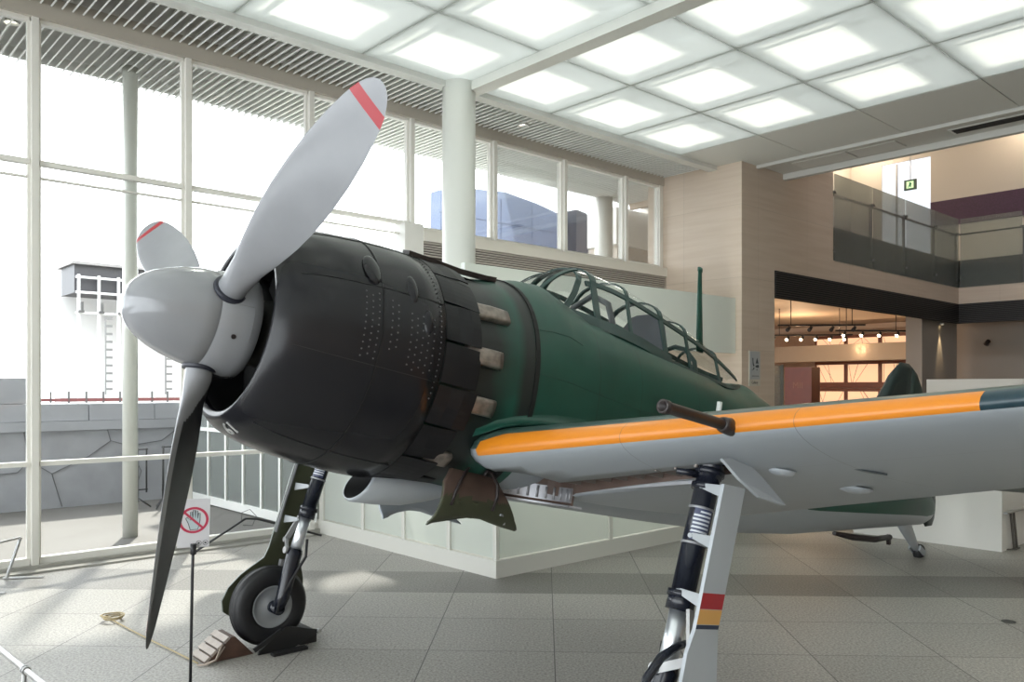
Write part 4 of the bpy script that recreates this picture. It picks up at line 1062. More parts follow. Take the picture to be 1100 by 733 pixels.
    dr = part('gear_door', m, [GREY, OLIVE, RED, mat('stripe_tan', (.62, .34, .10, 1), .4), mat('stripe_blue', (.02, .03, .06, 1), .4), mat('door_edge', (.16, .175, .165, 1) if sg < 0 else (.38, .40, .42, 1), .4) if sg < 0 else GREY], None)
    # stiffening edge strips on the inner side and brackets to the leg
    m = MB()
    for i in (0, 1):
        a, b = (ZS[0], ZS[11]); xa = a[1+i]+(.012 if i == 0 else -.012); xb = b[1+i]+(.012 if i == 0 else -.012)
        m.bar(P(xa, dy-.024*sg, a[0]-.01), P(xb, dy-.024*sg, b[0]), .014, .012, 0, (0, 1, 0))
    if sg < 0: part('door_stiffener', m, ALU, dr)
    for f in ((.13, .29, .465) if sg > 0 else (.36, .54)):
        c = at(f); z = c.z; x = -c.x
        m = MB(); xf = x-.055; xd = x-.098 if sg > 0 else x-.07
        m.prism([P(xf, Y+.02*sg, z+.016), P(xf, Y+.008*sg, z+.004), P(xf, Y+.02*sg, z-.010), P(xd, dy-.019*sg, z-.044), P(xd, dy-.019*sg, z+.014)], P(.010, 0, 0))
        m.tube([P(xf+.02, Y+.012*sg, z+.003), P(xf-.008, Y+.012*sg, z+.003)], .011, 10)
        part('door_bracket', m, mat('bracket_grey', (.40, .42, .44, 1), .4), dr)
    if sg > 0:
        m = MB(); m.tube([P(2.14, 1.83, -1.13), P(2.0, 1.84, -1.155), P(1.90, 1.84, -1.20), P(1.82, 1.845, -1.28), P(1.78, 1.85, -1.40), P(1.80, 1.80, -1.55), P(1.97, 1.79, -1.69)], [.014, .018, .02, .02, .02, .02, .02], 12); part('brake_arm', m, BLACKP, strut)
    # lower wheel cover arm / mudguard bracket
    m = MB(); m.prism([P(2.02, dy-.03*sg, -1.36), P(2.16, dy-.03*sg, -1.36), P(2.16, dy-.03*sg, -1.52), P(2.02, dy-.03*sg, -1.50)], Vector((0, -.04*sg, 0))); part('door_bracket', m, ALU, dr)
    # small upper door at the wing
    m = MB(); m.prism([P(2.05, dy-.02*sg, -.325), P(2.16, dy+.01*sg, -.40), P(2.30, dy+.03*sg, -.46), P(2.50, dy+.05*sg, -.475), P(2.34, dy, -.36), P(2.22, dy-.03*sg, -.30)], Vector((0, .012, .006))); part('leg_cover', m, GREY)
gear(1); gear(-1)

# ================================================================== THINGS ON THE HALL FLOOR
def rel(mb, o): mb.v = [v-Vector(o) for v in mb.v]; return mb
ROPE = mat('rope_tan', (.42, .34, .20, 1), .8)
# --- no-touch sign on its thin stand
sx, sy = -2.012, 5.2
base = Vector((sx-.02, sy, 0)); sg_ = thing('warning_sign', 'white no-touch sign with red circle on a thin black floor stand', 'sign', base)
m = MB(); m.lathe([(0, .001), (0, .13), (.008, .13), (.014, .02), (.014, .001)], 32, lambda a, u, v: Vector((u, v, a))); part('stand_base', m, DARK, sg_)
m = MB(); m.tube([(0, 0, .01), (.015, 0, .80), (.02, 0, .955)], .0095, 12); m.tube([(.02, 0, .90), (.021, 0, .965)], .018, 12); part('stand_post', m, DARK, sg_)
dx = Vector((.90, .42, 0)).normalized(); nz = Vector((.05, -.30, 1)).normalized(); nz = (nz-dx*nz.dot(dx)).normalized(); nn = dx.cross(nz)
if nn.y > 0: nn = -nn
C0 = Vector((.030, -.02, 1.105))
def sp_(x, y, d=0): return C0+dx*x*1.1+nz*y*1.12+nn*d
m = MB(); m.prism([sp_(-.087, -.15), sp_(.087, -.155), sp_(.087, .14), sp_(-.087, .145)], nn*.004); board = part('sign_board', m, mat('sign_white', (.80, .79, .82, 1), .35), sg_)
def flat_ring(cx, cy, r0, r1, d, n=40, w=1.0):
    mb = MB(); A = []; B = []
    for k in range(n):
        t = 2*PI*k/n; A.append(sp_(cx+r0*w*math.cos(t), cy+r0*math.sin(t), d)); B.append(sp_(cx+r1*w*math.cos(t), cy+r1*math.sin(t), d))
    mb.add(A+B, [(i, (i+1) % n, n+(i+1) % n, n+i) for i in range(n)]); return mb
REDS = mat('sign_red', (.62, .06, .12, 1), .4); INK = mat('sign_ink', (.03, .04, .05, 1), .5)
hand = [(-.018, -.058), (.022, -.058), (.030, -.03), (.034, .0), (.034, .040), (.026, .043), (.022, .010), (.021, .055), (.012, .058), (.009, .015), (.006, .062), (-.003, .062), (-.005, .015), (-.010, .053), (-.018, .050), (-.016, .0), (-.036, .020), (-.043, .013), (-.028, -.02)]
m = MB(); m.add([sp_(x, y+.015, .0046) for x, y in hand], [list(range(len(hand)))]); part('hand_symbol', m, mat('hand_fill', (.62, .72, .76, 1), .4), board)
m = MB(); hp = [sp_(x, y+.015, .0050) for x, y in hand]; m.ribbon(hp+hp[:1], [nn]*(len(hp)+1), .004, .0006); part('hand_outline', m, INK, board)
m = flat_ring(0, .015, .066, .080, .0056); m.add([sp_(x, y+.015, .0058) for x, y in ((-.054, .045), (-.045, .054), (.054, -.045), (.045, -.054))], [(0, 1, 2, 3)]); part('prohibition_ring', m, REDS, board)
for cx in (.030, .066):
    m = flat_ring(cx, -.128, .0125, .015, .005); m.add([sp_(cx-.006, -.133, .005), sp_(cx+.006, -.133, .005), sp_(cx+.005, -.123, .005), sp_(cx-.005, -.123, .005)], [(0, 1, 2, 3)]); part('small_symbol', m, INK, board)

# --- wheel chocks of the far wheel
def gp(x, y, h=0.0):
    p = WP(x, y, 0); f2 = Vector((fw.x, fw.y, 0)).normalized()
    q = WP(1.96, 0, GZ); w = q+f2*(-(x-1.96))+lf*y; return Vector((w.x, w.y, h))
c0 = gp(1.50, -1.87); ch = thing('wheel_chock', 'brown wooden wedge chock with pale slats in front of the far black wheel', 'wheel chock', c0)
m = MB(); m.prism([gp(1.50, -1.745, .0), gp(1.86, -1.745, .0), gp(1.72, -1.745, .155), gp(1.69, -1.745, .155)], gp(1.47, -1.985)-gp(1.47, -1.745)); part('wedge', rel(m, c0), mat('chock_brown', (.085, .045, .032, 1), .6, noise=.3, nscale=14), ch, bevel=.004)
for k in range(4):
    f0 = .03+k*.245; f1 = f0+.19; q = []
    for f in (f0, f1):
        x = 1.50+.19*f; h = .155*f; q.append((x, h))
    m = MB(); o = Vector((0, 0, .016)); off = gp(1.47, -1.99)-gp(1.47, -1.74)
    m.prism([gp(q[0][0], -1.74, q[0][1]), gp(q[1][0], -1.74, q[1][1]), gp(q[1][0]-.012, -1.74, q[1][1]+.016), gp(q[0][0]-.012, -1.74, q[0][1]+.016)], off); part('slat', rel(m, c0), mat('slat_wood', (.36, .31, .275, 1), .6, noise=.12, nscale=20), ch)
m = MB(); m.tube([gp(1.62, -1.735, .12), gp(1.56, -1.70, .03), gp(1.50, -1.70, .012), gp(1.44, -1.73, .012)], .007, 8); m.tube([gp(1.64, -1.735, .10), gp(1.57, -1.72, .025), gp(1.50, -1.72, .012)], .006, 8); part('rope_handle', rel(m, c0), mat('rope_grey', (.40, .33, .28, 1), .8), ch)
c1 = gp(2.185, -1.87); ch2 = thing('wheel_chock', 'black metal chock behind the far black wheel', 'wheel chock', c1)
m = MB(); m.prism([gp(1.865, -1.68, .0), gp(1.875, -1.68, .03), gp(2.085, -1.68, .165), gp(2.125, -1.68, .165), gp(2.345, -1.68, .10), gp(2.355, -1.68, .08), gp(2.145, -1.68, .0)], gp(2, -1.70)-gp(2, -1.68)); m.prism([gp(2.205, -1.70, 0), gp(2.345, -1.70, 0), gp(2.345, -1.70, .09), gp(2.285, -1.70, .10)], gp(2, -2.03)-gp(2, -1.70)); part('wedge', rel(m, c1), mat('chock_black', (.012, .012, .013, 1), .5), ch2, bevel=.004)
m = MB(); m.bar(gp(1.825, -1.66, .05), gp(2.035, -1.655, .16), .02, .03); m.bar(gp(1.935, -1.60, .012), gp(2.205, -1.60, .012), .06, .02); part('tie_plate', rel(m, c1), mat('chock_black', (.012, .012, .013, 1), .5), ch2)
m = MB(); m.tube([gp(2.350, -1.70, .09), gp(2.350, -1.665, .09)], .014, 12); part('bolt', rel(m, c1), STEEL, ch2)
# --- rope lying on the floor with its coiled end
a = Vector((-3.36, 6.90, .012)); b = gp(1.46, -1.72, .012); pts = [a+(b-a)*f+Vector((0, 0, 0))+lf*(.05*math.sin(f*5)) for f in [i/16 for i in range(17)]]
m = MB(); m.tube(pts, .006, 8)
co = [a+Vector((.02+(.06+.014*k/9)*math.cos(k*.7), (.075+.008*(k % 3))*math.sin(k*.7), .004+.0015*k)) for k in range(26)]; m.tube(co, .006, 8)
tag(link('floor_rope', m, ROPE), 'thin tan rope lying across the floor with a small coil at its end', 'rope')
# --- low black bar barrier at the glass
m = MB(); m.tube([R(1.60, .32, .012), R(2.235, .32, .345), R(2.40, .32, .32), R(3.27, .33, .015)], .014, 10)
br_ = tag(link('floor_bar', m, DARK), 'low black bent bar standing on the floor before the glass wall', 'barrier bar')
m = MB(); m.tube([R(2.18, .32, .30), R(2.20, .30, .42), R(2.30, .30, .45), R(2.38, .31, .36), R(2.32, .33, .25), R(2.2, .33, .27)], .004, 6); part('wire_loop', rel(m, br_.location), DARK, br_)
# --- stainless barriers
b0 = R(-.6, .35, 0); tb = thing('metal_barrier', 'low stainless barrier with a slanted leg beside the left glass wall', 'barrier', b0)
m = MB(); m.bar(R(-.318, .34, .015), R(-.184, .30, .405), .035, .018); part('leg', rel(m, b0), STEEL, tb)
m = MB(); m.bar(R(-.34, .30, .012), R(-.02, .50, .012), .03, .012); part('foot', rel(m, b0), STEEL, tb)
m = MB(); m.bar(R(-.184, .30, .405), R(-2.2, .30, .10), .02, .02); part('rail', rel(m, b0), STEEL, tb)
m = MB(); m.bar(R(-.80, .80, .012), R(-.46, 1.02, .012), .02, .012); m.bar(R(-.84, .88, .012), R(-.55, 1.07, .012), .02, .012); part('foot', rel(m, b0), STEEL, tb)
b0 = Vector((-2.5, 4.25, 0)); tb = thing('tube_barrier', 'round steel tube barrier rail crossing the bottom left corner', 'barrier', b0)
pa_, pb_ = Vector((-2.838, 4.567, .5)), Vector((-2.326, 4.061, .5)); dq = (pb_-pa_).normalized(); q = pa_.lerp(pb_, .66)
m = MB(); m.tube([pa_-dq*1.2, pa_, pb_, pb_+dq*.3], .0155, 14); part('rail', rel(m, b0), STEEL, tb)
m = MB(); m.tube([q-dq*.022, q-dq*.008], .022, 14); m.tube([q+dq*.008, q+dq*.022], .022, 14); part('clamp', rel(m, b0), STEEL, tb)
m = MB(); m.tube([q+Vector((-.004, 0, -.01)), Vector((q.x-.05, q.y+.02, 0))], .012, 10); part('leg', rel(m, b0), STEEL, tb)
m = MB(); e_ = pb_+dq*.28; m.tube([e_, Vector((e_.x, e_.y, 0))], .0155, 12); part('leg', rel(m, b0), STEEL, tb)
b0 = R(9.2, 6.74, 0); tb = thing('metal_barrier', 'low stainless barrier with two thin legs beside the white half wall', 'barrier', b0)
m = MB(); m.bar(R(8.72, 6.74, .465), R(10.2, 6.80, .465), .05, .016); part('rail', rel(m, b0), STEEL, tb)
for k in (0, .10):
    m = MB(); m.bar(R(8.90+k, 6.74, .46), R(8.97+k, 6.76, .0), .02, .02); part('leg', rel(m, b0), mat('leg_dark', (.16, .15, .14, 1), .4, .6), tb)
m = MB(); m.bar(R(8.86, 6.66, .008), R(8.99, 6.77, .008), .025, .012); m.bar(R(8.96, 6.76, .008), R(9.14, 6.76, .008), .025, .012); part('foot', rel(m, b0), mat('leg_dark', (.16, .15, .14, 1), .4, .6), tb)
m = MB(); m.lathe([(0, .001), (0, .055), (.004, .055), (.004, .001)], 24, lambda a, u, v: Vector((4.14+u, 6.87+v, a))); tag(link('floor_drain', m, mat('drain_dark', (.07, .07, .065, 1), .5)), 'small dark round cover set in the floor at right', 'floor cover')

# ================================================================== SMALL THINGS ON WALLS AND CEILINGS
# gallery direction sign on the stone wall
o = R(11.32, 1.82, 1.985); gs = thing('wall_sign', 'grey information sign with black pictogram on the stone wall', 'sign', o)
m = MB(); rbox(m, 11.13, 11.51, 1.822, 1.836, 1.985, 2.63); board = part('sign_board', rel(m, o), mat('sign_cream', (.56, .53, .46, 1), .5), gs)
m = MB(); rbox(m, 11.15, 11.49, 1.836, 1.840, 2.11, 2.62); part('sign_face', rel(m, o), mat('sign_grey', (.42, .44, .46, 1), .5), board)
def on_sign(x, y, z=0): return R(11.32-x, 1.843+z, y) if False else R(11.32+x, 1.843+z, y)
m = MB()
for poly in ([(-.09, 2.50), (-.06, 2.50), (-.05, 2.40), (-.02, 2.36), (-.05, 2.34), (-.08, 2.38)], [(.06, 2.50), (.075, 2.50), (.12, 2.40), (.02, 2.40)], [(.01, 2.36), (.11, 2.38), (.14, 2.34), (.10, 2.32), (.02, 2.33)], [(-.06, 2.32), (-.02, 2.33), (-.03, 2.29), (-.07, 2.28)], [(.04, 2.29), (.08, 2.30), (.07, 2.26)], [(-.11, 2.28), (-.09, 2.30), (-.08, 2.27)]):
    m.add([on_sign(x, y) for x, y in poly], [list(range(len(poly)))])
part('pictogram', rel(m, o), INK, board)
m = MB()
for k in range(6): x = -.10+k*.04; m.add([on_sign(x, 2.155), on_sign(x+.026, 2.155), on_sign(x+.026, 2.18), on_sign(x, 2.18)], [(0, 1, 2, 3)])
part('small_print', rel(m, o), mat('print_grey', (.2, .2, .21, 1), .6), board)
tm = text_mb('Gallery', .075, lambda x, y, z: R(11.32+x, 1.838+z, 2.05+y), .002); part('sign_text', rel(tm, o), INK, board, merge=False)
# emergency exit sign hanging in the upper gallery
o = R(22.5, .138, 7.70); ex = thing('exit_sign', 'small green exit sign hanging before the bright gallery window', 'exit sign', o)
m = MB(); m.box((-.03, -.17, 0), (.03, .17, .30), 0, lambda x, y, z: U*x+N*y+Vector((0, 0, z))); part('sign_case', m, mat('exit_case', (.07, .13, .10, 1), .4), ex)
m = MB(); m.box((-.034, -.10, .05), (-.031, .10, .25), 0, lambda x, y, z: U*x+N*y+Vector((0, 0, z))); face = part('sign_face', m, mat('exit_lit', (.6, .8, .5, 1), .5, emit=(.55, .85, .45, 1), estr=.5), ex)
m = MB(); m.add([U*-.036+N*y+Vector((0, 0, z)) for y, z in ((-.02, .22), (.02, .22), (.05, .15), (.03, .15), (.03, .08), (0, .08), (-.01, .13), (-.04, .07), (-.06, .08), (-.02, .16))], [list(range(10))]); part('running_figure', m, mat('exit_green', (.02, .18, .08, 1), .5), face)
m = MB(); m.tube([(0, 0, .3), (0, 0, 2.45)], .012, 8); part('hanger_rod', m, STEEL, ex)
# soffit downlights
def downlight(s, t, z, label, on=True):
    o = R(s, t, z); d = thing('downlight', label, 'downlight', o, 0, None)
    m = MB(); m.lathe([(.0, .09), (-.012, .09), (-.012, .072), (.02, .07), (.06, .06)], 28, lambda a, u, v: Vector((u, v, a))); part('trim_ring', m, mat('ring_white', (.6, .6, .58, 1), .4), d)
    m = MB(); m.lathe([(.035, .001), (.03, .066)], 28, lambda a, u, v: Vector((u, v, a))); part('lamp', m, mat('lamp_lit', (.9, .88, .8, 1), .4, emit=(1, .95, .82, 1), estr=4.0), d)
downlight(6.62, .63, 6.05, 'round white downlight in the louvered soffit right of the column')
downlight(-.04, -.86, 6.15, 'round white downlight in the outdoor louvers at top left')
m = MB(); c = R(6.42, .63, 6.04); m.bar(c, R(6.84, .63, 6.04), .02, .02)
# security camera under the gallery
o = R(22.58, 2.144, 3.13); sc_ = thing('security_camera', 'small black security camera on the grey wall under the gallery', 'camera', o)
m = MB(); m.tube([U*-.02, U*-.14+Vector((0, 0, .02))], .04, 14); m.tube([U*-.14+Vector((0, 0, .02)), U*-.22+N*.10+Vector((0, 0, .09))], [.06, .055], 14); part('camera_body', m, BLACKG, sc_)
# spotlight over the pier with its real lamp
o = R(20.7, 1.66, 3.60); sl = thing('spotlight', 'small warm spotlight washing the pier under the gallery', 'spotlight', o)
m = MB(); m.lathe([(.055, .001), (.055, .05), (0, .05), (0, .04), (.03, .035)], 20, lambda a, u, v: Vector((u, v, a))); part('housing', m, SLAT, sl)
m = MB(); m.lathe([(.012, .001), (.01, .036)], 20, lambda a, u, v: Vector((u, v, a))); part('lamp', m, mat('lamp_warm', (.9, .8, .6, 1), .4, emit=(1, .78, .45, 1), estr=8.0), sl)
ld = bpy.data.lights.new('pier_spot', 'SPOT'); lo_ = bpy.data.objects.new('pier_spot', ld); COL.objects.link(lo_); lo_.location = R(20.7, 1.70, 3.58); ld.energy = 60; ld.color = (1, .76, .45); ld.spot_size = math.radians(38); ld.spot_blend = .6; ld.shadow_soft_size = .03
lo_.rotation_euler = (R(20.7, 1.62, 0)-lo_.location).to_track_quat('-Z', 'Y').to_euler()

# ================================================================== SHOP UNDER THE GALLERY
WOOD = mat('red_wood', (.20, .065, .03, 1), .45, noise=.15, nscale=6); PAPER = mat('lit_paper', (.85, .62, .42, 1), .7, emit=(1.0, .62, .36, 1), estr=.45)
tps = [-4.55, -3.414, -2.22, -1.023, .1]
SH = 25.92
k_ = 0
for row, (z0, z1) in enumerate(((3.44, 3.72), (2.12, 2.80), (1.2, 1.86))):
    for i in range(4):
        a, b = tps[i], tps[i+1]; o = R(SH, (a+b)/2, z0)
        pl = thing('lantern_panel', ['upper', 'middle', 'lower'][row]+' glowing paper panel in red wood, '+['first from the left', 'second from the left', 'third from the left', 'last before the pier'][i]+' in the shop', 'light panel', o, 0, 'glowing shop panels')
        m = MB(); rbox(m, SH, SH+.02, a+.06, b-.06, z0+.03, z1-.03); part('paper', rel(m, o), PAPER, pl)
        m = MB(); rbox(m, SH-.03, SH+.02, a, a+.065, z0-.16, z1+.08); rbox(m, SH-.03, SH+.02, b-.065, b, z0-.16, z1+.08); rbox(m, SH-.03, SH+.02, a+.065, b-.065, z1-.03, z1+.08); rbox(m, SH-.03, SH+.02, a+.065, b-.065, z0-.16, z0+.03); part('frame', rel(m, o), WOOD, pl)
        rr = random.Random(i+row*7)
        m = MB()
        for q in range(3):
            t0 = rr.uniform(a+.12, b-.12); t1 = max(a+.1, min(b-.1, t0+rr.uniform(-.45, .45))); m.bar(R(SH-.008, t0, z0+.03), R(SH-.008, t1, z1-.03), .016, .006)
        part('lattice_stick', rel(m, o), mat('stick_brown', (.16, .07, .03, 1), .6), pl)
m = MB(); secs = []
for i in range(13):
    t = -5.6+7.2*i/12; bow = .25*math.sin(PI*i/12); secs.append([R(24.2-bow, t, 2.84), R(24.5, t, 2.84), R(24.5, t, 3.38), R(24.2-bow, t, 3.38)])
m.loft(secs, True, True, 0, False); struct('trim_9', m, mat('bulkhead', (.42, .36, .29, 1), .6))
o = R(19.0, -2.3, 0); wc = thing('shop_cabinet', 'dark red wooden cabinet at the left of the shop opening', 'cabinet', o)
m = MB(); rbox(m, 20.0, 20.5, -2.43, -1.60, 0, 2.55); wb = part('body', rel(m, o), mat('cabinet_red', (.13, .03, .018, 1), .45, noise=.15, nscale=5), wc)
tm = text_mb('MII', .26, lambda x, y, z: R(19.995-z, -2.02+x, 2.02+y), .004); part('cabinet_lettering', rel(tm, o), mat('dull_brass', (.22, .11, .07, 1), .5, .3), wb, merge=False)
o = R(12.8, 1.45, 0); gd = thing('glass_door', 'narrow glass door leaf at the left edge of the shop opening', 'door', o)
m = MB(); rbox(m, 12.62, 12.98, 1.44, 1.455, .05, 2.4); part('pane', rel(m, o), SMOKE, gd)
for a in (12.60, 12.96):
    m = MB(); rbox(m, a, a+.04, 1.42, 1.47, 0, 2.42); part('stile', rel(m, o), mat('door_frame', (.35, .36, .34, 1), .35, .5), gd)
# track lights
def track(s, ta, tb, z, n, label, lit):
    o = R(s, (ta+tb)/2, z); tr = thing('track_light', label, 'track light', o)
    m = MB(); m.bar(R(s, ta, z), R(s+1.5, tb, z), .04, .04); part('track', rel(m, o), DARK, tr)
    m = MB()
    for f in (.15, .85): m.tube([R(s+1.5*f, ta+(tb-ta)*f, z), R(s+1.5*f, ta+(tb-ta)*f, 4.16)], .01, 6)
    part('hanger_rod', rel(m, o), DARK, tr)
    for i in range(n):
        f = (i+.5)/n; c = R(s+1.5*f, ta+(tb-ta)*f, z-.10)
        m = MB(); m.tube([c+Vector((0, 0, .10)), c+Vector((0, 0, .04))], .012, 6); m.tube([c-U*-.05+Vector((0, 0, .05)), c-U*.07-Vector((0, 0, .03))], [.035, .05], 12); hd = part('spot_head', rel(m, o), DARK, tr)
        if lit: m = MB(); m.tube([c-U*.07-Vector((0, 0, .03)), c-U*.075-Vector((0, 0, .033))], .04, 12); part('lamp', rel(m, o), mat('spot_lit', (1, .85, .6, 1), .4, emit=(1, .8, .5, 1), estr=14.0), hd)
track(18.6, -2.2, -.45, 3.42, 6, 'lit track of small spots on the left of the shop ceiling', True)
track(18.6, -.2, 1.0, 3.45, 4, 'lit track of small spots on the right of the shop ceiling', True)
track(16.4, -.6, .9, 3.50, 4, 'unlit dark track light nearest the shop opening', False)
for i, (s, t, e) in enumerate(((17, -2.0, 60), (21, -2.5, 90), (24.0, -2, 70), (24, .5, 40))):
    ld = bpy.data.lights.new('shop_lamp', 'POINT'); q = bpy.data.objects.new('shop_lamp', ld); COL.objects.link(q); q.location = R(s, t, 3.2); ld.energy = e; ld.color = (1, .66, .38); ld.shadow_soft_size = .12
# gallery ceiling lamps (warm cove, plus unseen fill lamps added to brighten the right side)
for s, t, e in ((24.4, -2.2, 40), (24.6, 2.5, 28), (20, -1.6, 60), (24, 6, 28), (17, -1, 60)):
    ld = bpy.data.lights.new('gallery_cove_fill', 'POINT'); q = bpy.data.objects.new('gallery_cove_fill', ld); COL.objects.link(q); q.location = R(s, t, 9.7); ld.energy = e; ld.color = (1, .82, .6); ld.shadow_soft_size = .15

# ================================================================== OUTSIDE THE GLASS
m = MB(); rbox(m, -70, 70, -90, -.2, -.14, -.02); struct('floor_courtyard', m, stone_mat('courtyard_paving', (.105, .10, .092, 1), (.72, .70, .66, 1), (1.2, .8), plane='st', rough=.8))  # paving darkened overall to stand in for the courtyard's soft shade
SHADE = mat('garden_stone', (.38, .385, .415, 1), .8, noise=.12, nscale=3)
SHADE2 = mat('garden_stone_top', (.42, .425, .455, 1), .8, noise=.1, nscale=2)
gw = thing('garden_wall', 'grey polygonal stone garden wall across the courtyard behind the glass', 'wall', R(-2, -5.2, 0))
o = gw.location
m = MB(); rbox(m, -12, 3.75, -5.5, -5.0, -.02, 1.24); rb = part('rubble_base', rel(m, o), SHADE, gw)
m = MB(); rbox(m, -12, 3.75, -5.48, -4.97, 1.245, 1.40); part('coping', rel(m, o), SHADE2, gw)
x = -12.0
while x < 3.7:
    w = min(.92+.3*((int(x*7)) % 3)/2, 3.75-x); m = MB(); rbox(m, x+.006, x+w-.006, -5.46, -5.0, 1.405, 1.69); part('block', rel(m, o), SHADE2, gw, bevel=.008)
    if x+w < 1.6: m = MB(); rbox(m, x+.006, min(x+w, 1.5)-.006, -5.46, -5.0, 1.695, 2.11); part('block', rel(m, o), SHADE2, gw, bevel=.008)
    x += w
m = MB()
for path in ([(-3, 0), (-2.6, .5), (-2.2, .62), (-1.7, 1.24)], [(-2.2, .62), (-1.0, .5), (-.5, 0)], [(-1.0, .5), (-.3, 1.24)], [(.95, 1.24), (1.02, .78), (.86, .6), (-.3, .55)], [(1.02, .78), (1.35, .55), (1.5, 0)], [(1.35, .55), (1.9, .8), (2.25, 1.05), (2.2, 1.24)], [(2.25, 1.05), (2.55, .95), (3.1, 1.02), (3.4, 1.24)], [(2.55, .95), (2.75, .5), (2.6, 0)], [(-6, 0), (-5.5, .6), (-4.2, .7), (-3.6, 1.24)], [(-4.2, .7), (-3.9, 0)]):
    for p, q in zip(path[:-1], path[1:]): m.bar(R(p[0], -4.995, p[1]), R(q[0], -4.995, q[1]), .010, .012)
part('joint_line', rel(m, o), mat('joint_dark', (.17, .17, .18, 1), .9), rb)
column('column_outdoor', 1.456, -1.477, .095, -.02, 6.2, MATS['column_white'])
column('column_terrace', 11.52, -2.0, .20, -.02, 6.2, MATS['column_white'])
# folded black stands
for (s, t, h, lab) in ((2.40, -4.10, .98, 'thin black tripod stand before the garden wall, the one left of the outdoor column'), (2.72, -3.85, 1.02, 'thin black tripod stand before the garden wall, the one right of the outdoor column')):
    o = R(s, t, -.02); st_ = thing('tripod_stand', lab, 'stand', o, 0, 'black tripod stands')
    m = MB(); m.tube([(0, 0, .10), (0, 0, h)], .018, 8); part('pole', m, DARK, st_)
    m = MB(); m.tube([U*.14+Vector((0, 0, .25)), U*.14+Vector((0, 0, h))], .014, 8); part('pole', m, DARK, st_)
    m = MB(); m.bar(U*-.02+Vector((0, 0, h-.02)), U*.16+Vector((0, 0, h-.02)), .02); m.bar(U*-.02+Vector((0, 0, .3)), U*.16+Vector((0, 0, .3)), .02); part('crossbar', m, DARK, st_)
    for k in range(3):
        a = 2*PI*k/3+.4; m = MB(); m.tube([(0, 0, .17), (.20*math.cos(a), .20*math.sin(a), .012)], .012, 8); part('leg', m, DARK, st_)
# white steel trellis building far behind
o = R(4.6, -10.4, 0); tb = thing('trellis_building', 'white building with dark top windows and steel grid beyond the garden wall', 'building', o)
m = MB(); rbox(m, 3.05, 6.4, -11.4, -10.3, 4.10, 4.74); part('window_band', rel(m, o), mat('dark_windows', (.06, .06, .068, 1), .5), tb)
m = MB(); rbox(m, 2.98, 6.5, -11.6, -10.2, 4.74, 4.80); part('roof', rel(m, o), mat('roof_grey', (.30, .29, .29, 1), .6), tb)
m = MB(); rbox(m, 3.05, 6.4, -12, -11.5, -.02, 4.12); part('facade', rel(m, o), mat('facade_white', (.80, .80, .80, 1), .7), tb)
TW_ = mat('trellis_white', (.75, .75, .75, 1), .5)
for k in range(9):
    s = 3.08+k*.42; m = MB(); rbox(m, s, s+.05, -10.2, -10.14, -.02, 4.5); part('post', rel(m, o), TW_, tb)
for z in (4.42, 4.08, 3.62):
    m = MB(); rbox(m, 3.05, 6.4, -10.22, -10.16, z, z+.05); part('beam', rel(m, o), TW_, tb)
BRK = mat('bracket_dark', (.10, .10, .10, 1), .5)
for k in range(9):
    s = 3.14+k*.42; m = MB(); rbox(m, s, s+.04, -10.14, -10.08, 3.68, 3.88); rbox(m, s-.05, s+.06, -10.14, -10.08, 3.64, 3.69); part('bracket', rel(m, o), BRK, tb)
for s in (3.66, 5.0):
    for k in range(10):
        z = 1.9+k*.18; m = MB(); rbox(m, s, s+.13, -10.14, -10.08, z, z+.05); part('rung', rel(m, o), mat('rung_grey', (.22, .22, .22, 1), .5), tb)
    m = MB(); rbox(m, s-.02, s, -10.14, -10.08, 1.8, 3.6); part('ladder_stile', rel(m, o), mat('rung_grey', (.22, .22, .22, 1), .5), tb)
o = R(4.5, -8.0, 0); rl = thing('red_railing', 'low red and grey railing running above the garden wall', 'railing', o)
m = MB(); rbox(m, 1.6, 6.0, -8.02, -7.98, 1.68, 1.745); part('rail', rel(m, o), mat('rail_red', (.20, .06, .06, 1), .5), rl)
for k in range(14):
    s = 1.7+k*.32; m = MB(); rbox(m, s, s+.03, -8.02, -7.98, 0, 1.88); part('baluster', rel(m, o), BRK, rl)
# buildings at right
BLUE = mat('blue_shaded_facade', (.115, .15, .235, 1), .5, noise=.05, nscale=.6); DGREY = mat('dark_cladding', (.035, .037, .05, 1), .5)  # blue tint of the shaded facade is put into its colour
o = R(15.6, -10.5, 0); bb = thing('blue_building', 'blue-grey panelled building seen through the upper windows', 'building', o)
m = MB(); rt = [(13.15, 8.0), (14.0, 8.2), (15.8, 8.35), (17.2, 8.2), (18.55, 7.95)]
m.prism([R(13.0, -10, 0)]+[R(s, -10, z) for s, z in rt]+[R(18.55, -10, 0)], N*-.5); part('facade', rel(m, o), BLUE, bb)
m = MB()
for z in (5.6, 6.5, 7.3): rbox(m, 13.1, 18.5, -10.0, -9.99, z, z+.02)
for s in (14.2, 15.6, 17.0): rbox(m, s, s+.02, -10.0, -9.99, 3, 8.1)
part('panel_joint', rel(m, o), mat('joint_blue', (.05, .07, .12, 1), .6), bb)
o = R(20, -10.5, 0); db = thing('dark_building', 'dark grey curved-roof building behind the outdoor terrace column', 'building', o)
m = MB(); m.prism([R(18.75, -9.6, 0), R(18.75, -9.6, 8.15), R(19.2, -9.6, 8.1), R(20.0, -9.6, 7.75), R(20.0, -9.6, 0)], N*-.5); part('wing_wall', rel(m, o), DGREY, db)
m = MB(); m.prism([R(20.2, -9.6, 0), R(20.2, -9.6, 7.55), R(20.6, -9.6, 7.3), R(21.6, -9.6, 6.7), R(23.0, -9.6, 6.2), R(23.0, -9.6, 0)], N*-.5); part('wing_wall', rel(m, o), BLUE, db)
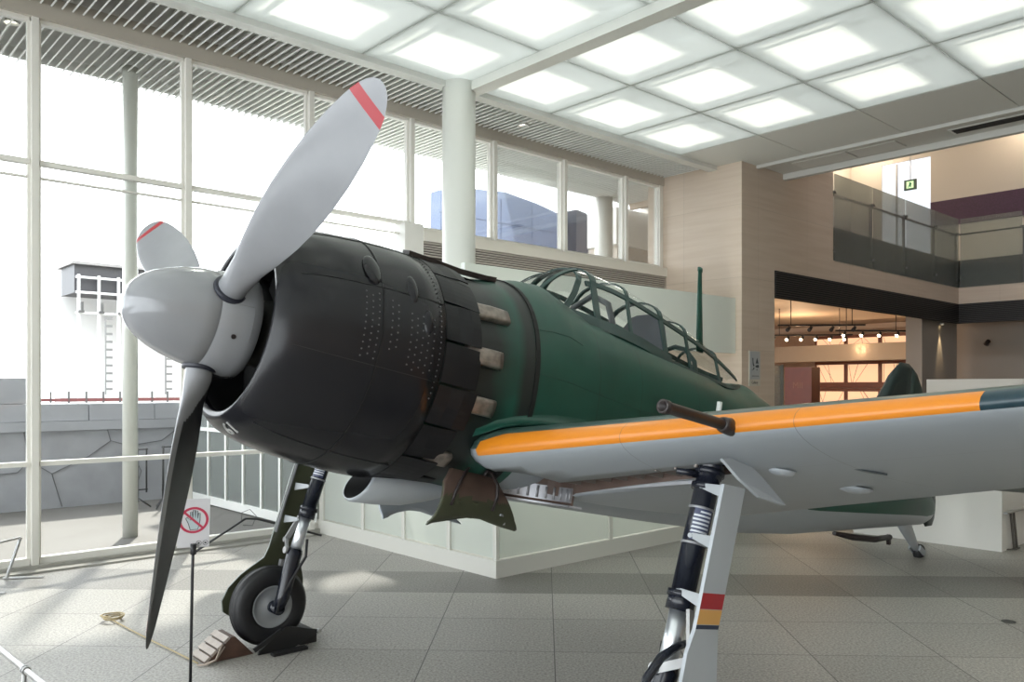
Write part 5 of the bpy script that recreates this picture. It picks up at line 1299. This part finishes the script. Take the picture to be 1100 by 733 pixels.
o = R(13.2, -2.4, 0); cb = thing('terrace_block', 'cream stone block at the end of the terrace outside the last window', 'building', o)
m = MB(); rbox(m, 12.3, 14.2, -3.2, -2.3, 5.25, 6.1); part('lintel', rel(m, o), WHITE, cb)
m = MB(); rbox(m, 12.45, 14.2, -3.3, -2.4, 0, 5.25); part('body', rel(m, o), mat('block_cream', (.50, .44, .38, 1), .6), cb)
# café behind the side glazing, left of the frosted enclosure
m = MB()
for t in (-2.35, -1.72, -1.12, -.55, -.04): rbox(m, 3.40, 3.46, t-.03, t+.03, 0, 3.0)
rbox(m, 3.39, 3.47, -4.6, -.04, 0, .13); rbox(m, 3.40, 3.46, -4.6, -.04, 1.22, 1.28); rbox(m, 3.40, 3.46, -4.6, -.04, 2.95, 3.05)
for t in (-4.5, -3.7, -3.0): rbox(m, 3.40, 3.46, t-.03, t+.03, 0, 3.0)
cf = struct('window_22', m, mat('cafe_frame', (.74, .74, .72, 1), .4)); m = MB(); rbox(m, 3.428, 3.434, -4.6, -.04, .13, 2.95); struct('window_pane', m, glass('cafe_glass', (.86, .90, .88, 1), .06, .25), cf)
m = MB(); rbox(m, 3.3, 9.5, -4.8, -.26, 3.05, 3.2); rbox(m, 9.3, 9.5, -4.8, -.26, 0, 3.05); rbox(m, 3.5, 9.5, -4.9, -4.75, 0, 3.05); struct('wall_cafe', m, mat('cafe_wall', (.50, .52, .50, 1), .7))
CW = mat('chair_white', (.72, .72, .72, 1), .4); CR = mat('table_red', (.45, .10, .06, 1), .45)
def cafe_chair(s, t, rz, label):
    c = thing('cafe_chair', label, 'chair', R(s, t, 0), rz, 'café chairs')
    m = MB(); m.box((-.22, -.22, .42), (.22, .22, .46)); part('seat', m, CW, c, bevel=.015)
    m = MB(); secs = []
    for z, y in ((.46, .19), (.65, .22), (.84, .25)): secs.append([(-.21, y, z), (.21, y, z), (.21, y+.025, z), (-.21, y+.025, z)])
    m.loft(secs, True, True, 0, False); part('backrest', m, CW, c, bevel=.01)
    for i in (-1, 1):
        for j in (-1, 1): m = MB(); m.tube([(.17*i, .17*j, .42), (.21*i, .21*j, 0)], .012, 8); part('leg', m, STEEL, c)
cafe_chair(4.5, -1.55, 1.2, 'white café chair behind the side glazing, the one left of the red table')
cafe_chair(4.6, -.62, 2.4, 'white café chair behind the side glazing, the one nearest the wheel leg')
o = R(5.5, -1.0, 0); tt = thing('cafe_table', 'red-topped café table standing behind the side glazing', 'table', o)
m = MB(); m.box((-.45, -.35, .86), (.45, .35, .90)); part('tabletop', m, CR, tt, bevel=.006)
for i in (-1, 1):
    for j in (-1, 1): m = MB(); m.tube([(.38*i, .28*j, .86), (.38*i, .28*j, 0)], .015, 8); part('leg', m, STEEL, tt)
